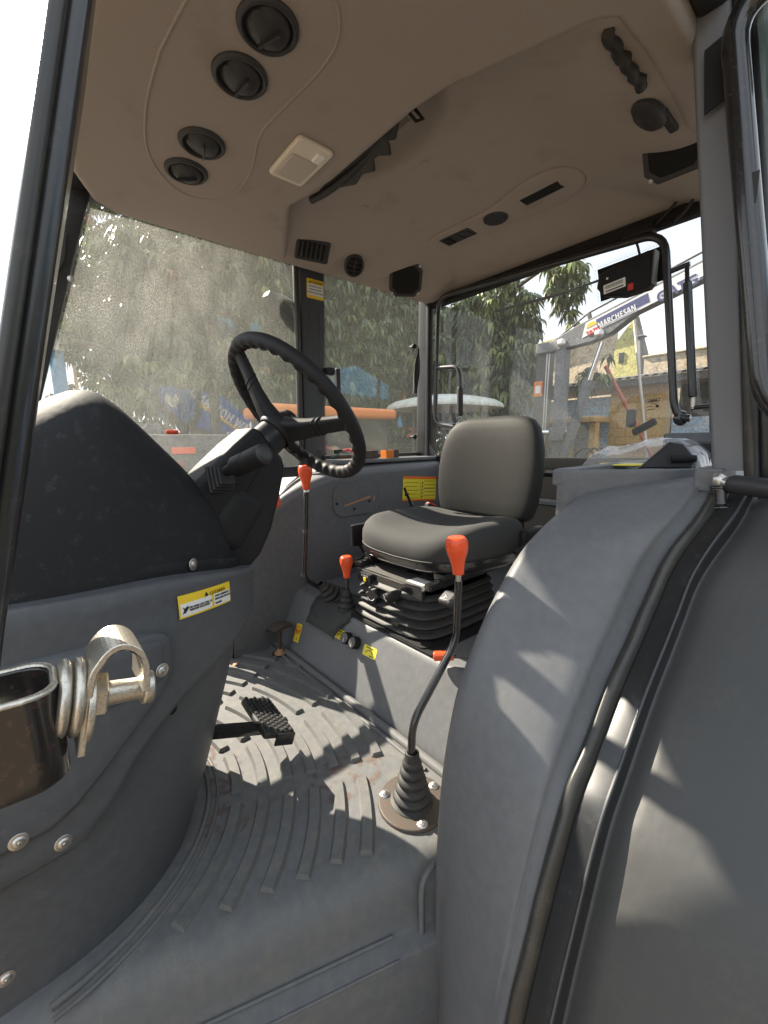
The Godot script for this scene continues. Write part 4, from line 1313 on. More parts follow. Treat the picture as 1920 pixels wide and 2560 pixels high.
func build_levers() -> void:
	# near lever beside the door
	var o := thing("gear_lever", "tall cranked black lever with orange knob rising from the floor beside near fender", "lever", Vector3.ZERO, "orange-knobbed levers")
	part(o, "rod", B.new().tube(bent([v3(0.581, 0.10, -0.612), v3(0.584, 0.205, -0.61), v3(0.733, 0.352, -0.61), v3(0.738, 0.500, -0.61)], 0.035, 6), 0.0092, 12), m.black_paint)
	part(o, "thread", B.new().tube([v3(0.738, 0.498, -0.61), v3(0.7375, 0.519, -0.61)], 0.0065, 10), m.steel)
	part(o, "knob", pear_knob(1.0), m.knob_orange, along(v3(0.7375, 0.517, -0.61), Vector3(-0.09, 1, 0)))
	part(o, "gaiter", gaiter(0.044, 0.017, 0.125, 5), m.rubber, along(v3(0.583, 0.007, -0.613), Vector3(0.0, 1, 0.02)))
	var plate := part(o, "base_plate", B.new().lathe([[0.04, 0.008], [0.076, 0.008], [0.0795, 0.006], [0.080, 0.0005]], 32), m.rusty_steel, Transform3D(Basis(), v3(0.585, 0.0, -0.613)))
	for a in [115.0, 235.0, 5.0]:
		var p := v3(cos(deg_to_rad(a)), 0, sin(deg_to_rad(a))) * 0.066
		part(plate, "bolt", B.new().lathe([[0.0, 0.0075], [0.006, 0.007], [0.0075, 0.004], [0.0075, 0.0025], [0.0115, 0.002], [0.0118, 0.0]], 14), m.steel, Transform3D(Basis(), p + Vector3.UP * 0.008))
	# tall lever on the far side
	o = thing("gear_lever", "tall black lever with orange knob by the far fender, chipped paint on its rod", "lever", Vector3.ZERO, "orange-knobbed levers")
	part(o, "rod", B.new().tube(bent([v3(0.752, 0.655, -1.33), v3(0.745, 0.55, -1.33), v3(0.725, 0.335, -1.33), v3(0.81, 0.27, -1.325)], 0.03, 5), 0.0088, 12), m.black_paint)
	part(o, "collar", B.new().lathe([[0.0, 0.0], [0.012, 0.0], [0.012, 0.0], [0.012, 0.01], [0.0, 0.01]], 6), m.steel, along(v3(0.7535, 0.655, -1.33), Vector3(0.05, 1, 0)))
	part(o, "knob", pear_knob(0.98), m.knob_orange, along(v3(0.754, 0.664, -1.33), Vector3(-0.02, 1, 0)))
	for p in [v3(0.7405, 0.505, -1.33), v3(0.7255, 0.345, -1.33)]:
		part(o, "paint_chip", B.new().tube([p, p + v3(0.001, 0.014, 0)], 0.00915, 12, false), m.rusty_steel)
	part(o, "gaiter", gaiter(0.047, 0.017, 0.10, 4), m.rubber, along(v3(0.855, 0.228, -1.315), Vector3(-0.62, 0.72, -0.05)))
	# short lever next to the seat
	o = thing("gear_lever", "short lever with orange knob close in front of the seat", "lever", Vector3.ZERO, "orange-knobbed levers")
	part(o, "rod", B.new().tube([v3(0.828, 0.27, -1.205), v3(0.832, 0.36, -1.205)], 0.0075, 12), m.black_paint)
	part(o, "knob", pear_knob(0.90), m.knob_orange, along(v3(0.832, 0.345, -1.205), Vector3(-0.01, 1, 0)))
	part(o, "gaiter", gaiter(0.030, 0.014, 0.075, 3), m.rubber, along(v3(0.826, 0.226, -1.205), Vector3(0.03, 1, 0)))
	var lp := thing("lever_plate", "black moulded plate under the two far gaiters on the platform", "plate")
	var poly := []
	for p in [Vector2(0.765, -1.375), Vector2(0.752, -1.20), Vector2(0.765, -1.165), Vector2(0.80, -1.155), Vector2(0.92, -1.165), Vector2(0.93, -1.39), Vector2(0.79, -1.395)]:
		poly.append(p)
	part(lp, "moulding", soft_plate(poly), m.rubber)
	part(lp, "screw", screw_head(0.0055), m.steel, along(v3(0.7745, 0.168, -1.235), Vector3(-0.9, 0.42, 0)))
	# little orange handle under the seat and the black stick by the far window
	o = thing("release_handle", "short orange handle poking out below the seat bellows near the lever", "handle")
	part(o, "grip", B.new().lathe([[0.0, 0.0], [0.0125, 0.001], [0.0135, 0.004], [0.0125, 0.05], [0.011, 0.055], [0.0, 0.056]], 18), m.knob_orange, along(v3(0.787, 0.243, -0.735), Vector3(0.55, 0.12, 0.8)))
	part(o, "stem", B.new().tube([v3(0.81, 0.247, -0.70), v3(0.86, 0.255, -0.63)], 0.005, 8), m.black_paint)
	o = thing("valve_stick", "thin black stick with orange ferrule in front of the yellow chart", "lever")
	part(o, "stick", B.new().tube([v3(1.352, 0.615, -1.452), v3(1.36, 0.592, -1.451), v3(1.395, 0.53, -1.45), v3(1.414, 0.47, -1.447)], [0.006, 0.006, 0.008, 0.008], 10), m.black_paint)
	part(o, "ring", B.new().lathe([[0.006, -0.004], [0.011, -0.003], [0.011, 0.003], [0.006, 0.004]], 12), m.black_plastic, along(v3(1.366, 0.582, -1.451), Vector3(-0.5, 0.85, 0)))
	part(o, "ferrule", B.new().lathe([[0.0, 0.0], [0.014, 0.0], [0.012, 0.03], [0.008, 0.034]], 14), m.knob_orange, along(v3(1.418, 0.452, -1.446), Vector3(-0.3, 0.95, 0)))

# plate that drapes from the deck over the front edge of the platform
func soft_plate(poly: Array) -> B:
	var rows := []
	for k in 13:
		var x := lerpf(0.752, 0.925, k / 12.0)
		var y := 0.232 if x > 0.815 else 0.232 - (0.815 - x) * 2.05 * 0.55
		if x < 0.815:
			y = maxf(y, 0.235 - (0.815 - x) * 1.2)
		var row := []
		var z0 := -1.392 if x > 0.78 else -1.375
		var z1 := -1.158 if x > 0.785 else -1.185
		for q in [[z0 - 0.004, -0.012], [z0, -0.002], [z0 + 0.012, 0.003], [(z0 + z1) / 2, 0.005], [z1 - 0.012, 0.003], [z1, -0.002], [z1 + 0.004, -0.012]]:
			row.append(v3(x, y + q[1], q[0]))
		rows.append(row)
	var first := []
	for p in rows[0]:
		first.append(p + v3(-0.004, -0.016, 0))
	rows.push_front(first)
	return B.new().grid(rows)

func build_pedals() -> void:
	var o := thing("clutch_pedal", "black clutch pedal with chequered rubber pad on a flat arm", "pedal")
	var xf := Transform3D(Basis(Vector3(0, 1, 0), deg_to_rad(-4)) * Basis(Vector3(0, 0, 1), deg_to_rad(-20)), v3(0.398, 0.118, -0.97))
	var pad := part(o, "pad", B.new().rbox(Vector3.ZERO, v3(0.082, 0.018, 0.180), 0.007, 2), m.rubber, xf)
	for i in 6:
		for j in 11:
			part(pad, "pad_stud", B.new().rbox(v3(-0.030 + 0.0120 * i, 0.0105, -0.082 + 0.0158 * j + (0.0075 if i % 2 else 0.0)), v3(0.0085, 0.006, 0.011), 0.002), m.rubber)
	part(pad, "end_plate", B.new().rbox(v3(0.014, -0.008, 0.094), v3(0.05, 0.03, 0.006), 0.002), m.black_paint)
	part(o, "arm", B.new().grid(arm_rows([v3(0.10, 0.222, -0.93), v3(0.25, 0.170, -0.93), v3(0.395, 0.112, -0.93)], 0.016, 0.006)), m.black_paint)
	o = thing("lock_pedal", "small rusty foot pedal on a thin post near the far fender", "pedal")
	part(o, "post", B.new().tube([v3(0.678, 0.0, -1.47), v3(0.681, 0.108, -1.47)], 0.0072, 12), m.rusty_steel)
	part(o, "collar", B.new().lathe([[0.0, 0.022], [0.009, 0.022], [0.012, 0.018], [0.012, 0.008], [0.022, 0.006], [0.024, 0.0]], 18), m.wood_bare, Transform3D(Basis(), v3(0.678, 0.0, -1.47)))
	part(o, "floor_hole", B.new().lathe([[0.0, 0.0025], [0.030, 0.0025], [0.032, 0.0005]], 20), m.dark_hole, Transform3D(Basis(), v3(0.678, 0.0, -1.47)))
	var rows := []
	for k in 7:
		var t := (k - 3) / 3.0
		var row := []
		for q in [[-0.026, -0.010], [-0.028, 0.0], [-0.024, 0.006], [0.0, 0.009], [0.024, 0.006], [0.028, 0.0], [0.026, -0.010]]:
			row.append(v3(0.050 * t, q[1] - 0.012 * t * t * (1 if t > 0 else 0.6), q[0] * (1.0 - 0.25 * t * t)))
		rows.append(row)
	part(o, "tread_plate", B.new().grid(rows), m.rusty_steel, Transform3D(Basis(Vector3(0, 1, 0), 0.25), v3(0.683, 0.118, -1.47)))

func build_floor_litter() -> void:
	solo("dry_leaf", B.new().grid([[v3(-0.018, 0.0, 0.0), v3(-0.018, 0.0, 0.001)], [v3(-0.004, 0.004, -0.008), v3(-0.004, 0.004, 0.008)], [v3(0.018, 0.001, -0.001), v3(0.018, 0.001, 0.001)]]), m.wood_bare, "small dry brown leaf lying on the far part of the mat", "leaf", "", Transform3D(Basis(Vector3.UP, 0.5), v3(0.505, 0.010, -1.49)))

func arm_rows(path: Array, hy: float, hz: float) -> Array:
	var rows := []
	for p in path:
		rows.append([p + v3(0, hy, hz), p + v3(0, hy, -hz), p + v3(0, -hy, -hz), p + v3(0, -hy, hz), p + v3(0, hy, hz)])
	return rows

func build_ceiling_things() -> void:
	var names := ["round black ceiling air vent nearest the open door", "round black ceiling air vent second from the open door", "round black ceiling air vent third from the open door", "round black ceiling air vent farthest from the open door"]
	var first: Node3D
	var zs := [-0.779, -0.907, -1.146, -1.279]
	for k in 4:
		var o: Node3D
		if k == 0:
			o = thing("air_vent", names[0], "air vent", Vector3.ZERO, "round ceiling air vents")
			part(o, "bezel", B.new().lathe([[0.054, 0.0], [0.0535, 0.004], [0.050, 0.0075], [0.046, 0.0085], [0.0435, 0.006], [0.042, 0.001], [0.0405, -0.006]], 40), m.vent_plastic)
			part(o, "socket", B.new().lathe([[0.046, 0.0015], [0.03, 0.001], [0.0, 0.001]], 32), m.dark_hole)
			var dome := part(o, "drum", B.new().lathe([[0.0, 0.016], [0.014, 0.0155], [0.025, 0.0125], [0.034, 0.007], [0.040, 0.0], [0.0425, -0.010]], 32), m.vent_plastic, Transform3D(Basis(Vector3(0, 0, 1), 0.30), v3(-0.004, 0, 0)))
			part(dome, "flap", B.new().rbox(v3(0.012, 0.0165, 0), v3(0.004, 0.012, 0.05), 0.0015), m.vent_plastic)
			part(dome, "finger_scoop", B.new().lathe([[0.0, 0.0145], [0.013, 0.0142], [0.0165, 0.012], [0.0175, 0.0085]], 24), m.vent_plastic, Transform3D(Basis(), v3(-0.013, 0.0005, 0)))
			first = o
		else:
			o = first.duplicate()
			o.name = numbered("air_vent")
			add_child(o)
			o.set_meta("label", names[k])
		o.transform = Transform3D(Basis(Vector3(0, 1, 0), [0.4, 0.15, -0.3, 0.9][k]) * Basis(Vector3(1, 0, 0), PI), v3(0.410, 1.5498, zs[k]))
	# interior lamp, unlit
	var d := thing("dome_light", "unlit beige dome light with clear lens and rocker switch", "dome light")
	var xf := Transform3D(Basis(Vector3(1, 0, 0), PI), v3(0.626, 1.5495, -1.055)) * Transform3D(Basis(Vector3(1, 0, 0), -PI / 2), Vector3.ZERO)
	part(d, "housing", B.new().prism(rounded(0.100, 0.170, 0.012), -0.002, 0.011, 0.004), m.switch_cream, xf)
	part(d, "lens", B.new().prism(rounded(0.074, 0.098, 0.008), 0.010, 0.0145, 0.003), m.lens_plastic, xf * Transform3D(Basis(), v3(-0.002, -0.018, 0)))
	part(d, "switch", B.new().rbox(v3(0.022, 0.052, 0.0125), v3(0.022, 0.034, 0.010), 0.004, 2), m.label_white, xf)
	# loose harness where the radio is missing
	var h := thing("wiring_harness", "torn black wiring tape hanging from empty radio slot in ceiling", "wiring")
	var poly := [Vector2(-0.20, 0.0), Vector2(-0.165, -0.026), Vector2(-0.145, -0.018), Vector2(-0.13, -0.045), Vector2(-0.10, -0.03), Vector2(-0.075, -0.028), Vector2(-0.06, -0.05), Vector2(-0.02, -0.038), Vector2(0.02, -0.047), Vector2(0.06, -0.034), Vector2(0.10, -0.02), Vector2(0.14, -0.026), Vector2(0.16, 0.0), Vector2(0.0, 0.012)]
	part(h, "tape", B.new().prism(poly, -0.004, 0.006, 0.001), m.rubber, Transform3D(Basis(Vector3(0, 0, -1), Vector3(-0.75, 0.66, 0).normalized(), Vector3(0.66, 0.75, 0).normalized()), v3(0.768, 1.585, -1.03)))
	part(h, "sleeve", B.new().tube(smooth([v3(0.765, 1.575, -1.23), v3(0.772, 1.568, -1.15), v3(0.78, 1.572, -1.05), v3(0.782, 1.58, -0.96), v3(0.775, 1.60, -0.88)], 4), 0.011, 8), m.rubber)
	part(h, "white_wire", B.new().tube(smooth([v3(0.79, 1.62, -0.905), v3(0.80, 1.59, -0.90), v3(0.802, 1.585, -0.925), v3(0.79, 1.60, -0.94)], 4), 0.0022, 6), m.label_white)
	part(h, "white_wire", B.new().tube(smooth([v3(0.80, 1.61, -0.925), v3(0.808, 1.585, -0.98), v3(0.80, 1.575, -1.03), v3(0.79, 1.58, -1.06)], 4), 0.002, 6), m.label_white)
	var hk := thing("coat_hook", "tiny black plastic clip on the edge of the ceiling scoop", "clip")
	part(hk, "base", B.new().rbox(v3(0.80, 1.632, -0.83), v3(0.02, 0.03, 0.02), 0.005, 2), m.black_plastic)
	part(hk, "loop", B.new().tube([v3(0.80, 1.62, -0.835), v3(0.82, 1.60, -0.825), v3(0.835, 1.605, -0.815), v3(0.815, 1.625, -0.825)], 0.004, 6), m.black_plastic)
	# foam and tape along the near side arm
	var fo := thing("foam_strip", "crumbling black foam strip along the near ceiling side panel", "foam strip")
	var path := []
	for k in 17:
		path.append(v3(0.89 + 0.0115 * k, 1.549 + rng.randf_range(-0.003, 0.003), -0.402 - 0.008 * absf(sin(k * 0.9))))
	part(fo, "foam", B.new().tube(path, 0.011, 8), m.rubber)
	var sp := thing("mirror_pod", "rounded black trim pod hanging beside the near ceiling panel", "trim pod")
	part(sp, "pod", B.new().lathe([[0.0, 0.02], [0.03, 0.018], [0.042, 0.008], [0.044, 0.0], [0.04, -0.01]], 24), m.rubber, Transform3D(Basis(Vector3(1, 0, 0), 0.5) * Basis.from_scale(Vector3(1.35, 1, 0.8)), v3(1.175, 1.556, -0.428)) * Transform3D(Basis(Vector3(1, 0, 0), PI), Vector3.ZERO))
	part(sp, "tape", B.new().rbox(v3(1.225, 1.549, -0.404), v3(0.09, 0.012, 0.02), 0.004), m.rubber)
	# speakers in the rear corners
	var where := [[v3(1.410, 1.563, -1.492), Vector3(-0.5, -0.5, 0.72), "black octagonal speaker grille in the far rear ceiling corner"], [v3(1.375, 1.572, -0.430), Vector3(-0.80, -0.58, 0.05), "black octagonal speaker grille in the near rear ceiling corner"]]
	for k in 2:
		var o := thing("speaker", where[k][2], "speaker", Vector3.ZERO, "ceiling speakers")
		var f := fr(where[k][0], where[k][1])
		part(o, "grille", B.new().prism(octagon(0.150, 0.140, 0.03), -0.004, 0.014, 0.005), m.vent_plastic, f)
		part(o, "mesh_field", B.new().prism(octagon(0.122, 0.112, 0.025), 0.014, 0.0155, 0.001), m.dark_hole, f)
		for q in [Vector2(-0.060, -0.055), Vector2(0.060, -0.055), Vector2(0.060, 0.055), Vector2(-0.060, 0.055)]:
			part(o, "screw", screw_head(0.0035), m.steel, f * Transform3D(Basis(Vector3(1, 0, 0), PI / 2), v3(q.x, q.y, 0.013)))
	# vents on the far cove
	var n := Vector3(-0.15, -0.62, 0.77)
	var v := thing("side_vent", "rectangular black louvre vent on the far ceiling edge", "air vent")
	var f := fr(v3(0.932, 1.568, -1.508), n)
	part(v, "frame", B.new().prism(rounded(0.135, 0.078, 0.008), -0.004, 0.008, 0.003), m.vent_plastic, f)
	part(v, "opening", B.new().prism(rounded(0.112, 0.054, 0.005), 0.008, 0.009, 0.0), m.dark_hole, f)
	for k in 6:
		part(v, "louvre", B.new().rbox(Vector3.ZERO, v3(0.004, 0.052, 0.012), 0.001), m.vent_plastic, f * Transform3D(Basis(Vector3(0, 1, 0), 0.5), v3(-0.046 + 0.0185 * k, 0, 0.010)))
	v = thing("side_vent", "small round black vent between louvre vent and speaker", "air vent")
	f = fr(v3(1.130, 1.560, -1.508), n)
	part(v, "bezel", B.new().lathe([[0.044, 0.0], [0.043, 0.008], [0.038, 0.011], [0.034, 0.008], [0.033, 0.0]], 30), m.vent_plastic, f * Transform3D(Basis(Vector3(1, 0, 0), PI / 2), Vector3.ZERO))
	part(v, "opening", B.new().lathe([[0.0, 0.003], [0.034, 0.003]], 24), m.dark_hole, f * Transform3D(Basis(Vector3(1, 0, 0), PI / 2), Vector3.ZERO))
	for k in 3:
		part(v, "louvre", B.new().rbox(Vector3.ZERO, v3(0.062 - 0.012 * absf(k - 1), 0.005, 0.01), 0.001), m.vent_plastic, f * Transform3D(Basis(Vector3(1, 0, 0), 0.5), v3(0, -0.017 + 0.017 * k, 0.006)))
	part(v, "divider", B.new().rbox(v3(0, 0, 0.007), v3(0.005, 0.06, 0.008), 0.001), m.vent_plastic, f)
	# openings in the rear switch panel
	var down := Transform3D(Basis(Vector3(1, 0, 0), PI / 2), Vector3.ZERO)
	v = thing("switch_slot", "dark rectangular switch opening with rocker at the far end of the rear ceiling panel", "switch opening")
	f = Transform3D(Basis(Vector3(0, 1, 0), 0.06), v3(1.432, 1.6448, -1.205)) * down
	part(v, "rim", B.new().prism(rounded(0.066, 0.140, 0.004), -0.003, 0.0025, 0.001), m.vent_plastic, f)
	for k in 3:
		part(v, "rocker", B.new().rbox(v3(0, -0.042 + 0.042 * k, 0.003), v3(0.05, 0.036, 0.006), 0.002), m.dark_hole if k == 0 else m.vent_plastic, f)
	v = thing("cover_cap", "round black cap in the middle of the rear ceiling panel", "cap")
	part(v, "cap", B.new().lathe([[0.0, 0.006], [0.028, 0.0065], [0.035, 0.005], [0.036, 0.003], [0.036, 0.003], [0.042, 0.006], [0.045, 0.004], [0.046, -0.001]], 32), m.vent_plastic, Transform3D(Basis(Vector3(1, 0, 0), PI), v3(1.432, 1.645, -1.025)))
	v = thing("switch_slot", "empty dark rectangular switch opening at the near end of the rear ceiling panel", "switch opening")
	f = Transform3D(Basis(Vector3(0, 1, 0), 0.0), v3(1.422, 1.6448, -0.836)) * down
	part(v, "opening", B.new().prism([Vector2(-0.022, -0.068), Vector2(0.024, -0.068), Vector2(0.024, 0.068), Vector2(0.006, 0.064), Vector2(-0.022, 0.068)], -0.002, 0.0015, 0.0), m.dark_hole, f)

func octagon(w: float, h: float, c: float) -> Array:
	return [Vector2(w / 2, -h / 2 + c), Vector2(w / 2, h / 2 - c), Vector2(w / 2 - c, h / 2), Vector2(-w / 2 + c, h / 2), Vector2(-w / 2, h / 2 - c), Vector2(-w / 2, -h / 2 + c), Vector2(-w / 2 + c, -h / 2), Vector2(w / 2 - c, -h / 2)]

# skin that follows the near side of the console between two columns of (s, low, high)
func console_decal(s0: float, lo0: float, hi0: float, s1: float, lo1: float, hi1: float, off: float) -> B:
	var rows := []
	for k in 9:
		var t := k / 8.0
		var s := lerpf(s0, s1, t)
		var lo := lerpf(lo0, lo1, t)
		var hi := lerpf(hi0, hi1, t)
		rows.append([console_point(lo, s, off - 0.001), console_point(lo, s, off), console_point((lo + hi) / 2, s, off), console_point(hi, s, off), console_point(hi, s, off - 0.001)])
	return B.new().grid(rows)

func console_frame(s: float, y: float, off: float) -> Transform3D:
	var p := console_point(y, s, off)
	var t := (console_point(y, s + 0.01, off) - console_point(y, s - 0.01, off)).normalized()
	var up := (console_point(y + 0.01, s, off) - console_point(y - 0.01, s, off)).normalized()
	var n := t.cross(up).normalized()
	return Transform3D(Basis(t, n.cross(t), n), p)

func console_words(o: Node3D, words: String, s0: float, s1: float, y: float, dy: float, high: float, material: Material) -> void:
	var per := (s1 - s0) / maxi(1, words.length())
	for k in words.length():
		if words[k] != " ":
			var s := s0 + per * (k + 0.5)
			lettering(o, words[k], high, material, console_frame(s, y + dy * (k + 0.5) / words.length(), 0.0272), bold, 0.0003, HORIZONTAL_ALIGNMENT_CENTER, 0.85)

func build_labels() -> void:
	# curved warning label on the console
	var o := thing("warning_label", "wide yellow CUIDADO warning label on the grey console", "label")
	part(o, "backing", console_decal(0.335, 0.520, 0.561, 0.520, 0.511, 0.551, 0.0255), m.label_yellow)
	part(o, "text_field", console_decal(0.339, 0.5225, 0.5455, 0.438, 0.5185, 0.541, 0.0262), m.label_white)
	part(o, "text_field", console_decal(0.446, 0.5180, 0.5405, 0.516, 0.5135, 0.536, 0.0262), m.label_white)
	console_words(o, "CUIDADO", 0.430, 0.492, 0.5455, -0.0025, 0.0062, m.ink)
	part(o, "triangle", B.new().prism([Vector2(-0.0045, -0.004), Vector2(0.0045, -0.004), Vector2(0, 0.0045)], 0, 0.0004), m.ink, console_frame(0.419, 0.5475, 0.0270))
	part(o, "foot_symbol", B.new().prism([Vector2(-0.007, -0.006), Vector2(0.0, -0.005), Vector2(0.007, 0.002), Vector2(0.006, 0.006), Vector2(-0.001, 0.003), Vector2(-0.005, 0.006), Vector2(-0.003, 0.0)], 0, 0.0003), m.ink, console_frame(0.352, 0.5335, 0.0266))
	console_words(o, "NÃO OPERAR COM O PEDAL DA", 0.363, 0.436, 0.5350, -0.0032, 0.0022, m.ink)
	console_words(o, "EMBREAGEM PRESSIONADO", 0.363, 0.428, 0.5305, -0.003, 0.0022, m.ink)
	console_words(o, "DURANTE O EMBREAGEM DE SE", 0.450, 0.513, 0.5365, -0.003, 0.0020, m.ink)
	console_words(o, "MARCHAS BAIXAS TEMPO LIGAR", 0.450, 0.513, 0.5305, -0.003, 0.0020, m.ink)
	console_words(o, "EM NEUTRO", 0.450, 0.474, 0.5225, -0.001, 0.0020, m.ink)
	# label on the far middle post
	o = thing("warning_label", "small yellow and white CUIDADO label at the top of far middle post", "label")
	var f := fr(v3(1.045, 1.497, -1.6825), Vector3(0, -0.07, 1))
	part(o, "backing", B.new().prism(rounded(0.086, 0.078, 0.006), 0, 0.0008, 0.0003), m.label_yellow, f)
	part(o, "text_field", B.new().prism(rounded(0.080, 0.046, 0.003), 0.0008, 0.0012, 0.0), m.label_white, f * Transform3D(Basis(), v3(0, -0.004, 0)))
	lettering(o, "CUIDADO", 0.0095, m.ink, f * Transform3D(Basis(), v3(0.010, 0.0275, 0.001)))
	part(o, "triangle", B.new().prism([Vector2(-0.006, -0.005), Vector2(0.006, -0.005), Vector2(0, 0.006)], 0.0008, 0.0013), m.ink, f * Transform3D(Basis(), v3(-0.026, 0.027, 0)))
	for k in 3:
		lettering(o, ["SIGA AS INSTRUÇÕES QUANTO A", "CALIBRAGEM E MANUTENÇÃO", "CONFORME O PRESCRITO NO MANUAL"][k], 0.0052, m.ink, f * Transform3D(Basis(), v3(0, 0.010 - 0.0125 * k, 0.0013)), bold, 0.0004, HORIZONTAL_ALIGNMENT_CENTER, 0.62)
	# yellow chart on the far fender wall
	o = thing("instruction_chart", "yellow instruction chart with orange header on far fender wall", "chart")
	f = fr(v3(1.552, 0.588, -1.5485), Vector3(0, 0, 1), Vector3(0.075, 1, 0))
	part(o, "sheet", B.new().prism(rounded(0.245, 0.128, 0.003), 0, 0.0008), m.label_lemon, f)
	part(o, "header_band", B.new().prism(rounded(0.245, 0.014, 0.001), 0.0008, 0.0012), m.label_orange, f * Transform3D(Basis(), v3(0, 0.057, 0)))
	part(o, "footer_band", B.new().prism(rounded(0.245, 0.009, 0.001), 0.0008, 0.0012), m.label_orange, f * Transform3D(Basis(), v3(0, -0.0595, 0)))
	part(o, "column_rule", B.new().rbox(v3(0.004, -0.002, 0.001), v3(0.0012, 0.105, 0.0006), 0.0001), m.ink, f)
	for k in 5:
		part(o, "text_line", B.new().rbox(v3(-0.060 - 0.006 * (k % 2), 0.032 - 0.020 * k, 0.0009), v3(0.10 - 0.014 * (k % 2), 0.0022, 0.0004), 0.0001), m.ink, f)
		part(o, "text_line", B.new().rbox(v3(0.072, 0.040 - 0.019 * k, 0.0009), v3(0.088, 0.0045 if k == 2 else 0.0022, 0.0004), 0.0001), m.ink, f)
		part(o, "pictogram", B.new().rbox(v3(0.017, 0.030 - 0.018 * k, 0.0009), v3(0.008, 0.010, 0.0004), 0.0001), m.ink, f)
	# stickers and knobs on the sloping front of the seat platform
	var n := Vector3(-0.911, 0.412, 0)
	var up := Vector3(0.412, 0.911, 0)
	o = thing("platform_sticker", "upright yellow sticker with red emblem at the far end of platform", "sticker")
	f = fr(v3(0.7455, 0.077, -1.441), n, up + Vector3(0, 0, -0.12))
	part(o, "backing", B.new().prism(rounded(0.040, 0.072, 0.004), 0, 0.0008, 0.0003), m.label_yellow, f)
	part(o, "emblem", ring_frame(0.028, 0.030, 0.0145, 0.0016), m.ink_red, f * Transform3D(Basis(), v3(0, 0.012, 0.001)))
	lettering(o, "360", 0.011, m.ink_red, f * Transform3D(Basis(), v3(0, 0.0065, 0.001)))
	part(o, "arrow", B.new().prism([Vector2(-0.001, 0.008), Vector2(-0.001, -0.003), Vector2(-0.004, -0.003), Vector2(0, -0.008), Vector2(0.004, -0.003), Vector2(0.001, -0.003), Vector2(0.001, 0.008)], 0.0008, 0.0012), m.ink, f * Transform3D(Basis(), v3(0.002, -0.022, 0)))
	for k in 2:
		o = thing("platform_sticker", ["small yellow dial sticker on the far side of the two round knobs", "small yellow dial sticker on the near side of the two round knobs"][k], "sticker", Vector3.ZERO, "dial stickers")
		f = fr(v3(0.7785, 0.150, [-1.180, -1.012][k]), n, up + Vector3(0, 0, -0.05))
		part(o, "backing", B.new().prism(rounded(0.066, 0.034, 0.004), 0, 0.0008, 0.0003), m.label_lemon, f)
		var arc := []
		for q in 9:
			var a := PI * q / 8
			arc.append(v3(cos(a) * 0.016, sin(a) * 0.010 - 0.006, 0.001))
		part(o, "dial_arc", B.new().tube(arc, 0.0012, 5), m.ink, f)
		part(o, "text_line", B.new().rbox(v3(0.0, 0.011, 0.001), v3(0.04, 0.003, 0.0004), 0.0001), m.ink, f)
		part(o, "text_line", B.new().rbox(v3(0.012, -0.012, 0.001), v3(0.02, 0.003, 0.0004), 0.0001), m.ink, f)
	for k in 2:
		o = thing("rotary_knob", ["black rotary knob with dusty face beside the far dial sticker", "black rotary knob with dusty face beside the near dial sticker"][k], "knob", Vector3.ZERO, "platform knobs")
		var xf := along(v3(0.779, 0.155, [-1.128, -1.082][k]), n)
		part(o, "body", B.new().lathe([[0.0205, 0.0], [0.0205, 0.020], [0.0190, 0.023], [0.0190, 0.023], [0.0165, 0.0235]], 26), m.black_plastic, xf)
		part(o, "face", B.new().lathe([[0.0, 0.0232], [0.0178, 0.0232]], 26), m.plate_metal, xf)
		part(o, "pointer", B.new().rbox(v3(0.008, 0.0238, 0), v3(0.014, 0.001, 0.002), 0.0003), m.ink_white, xf)

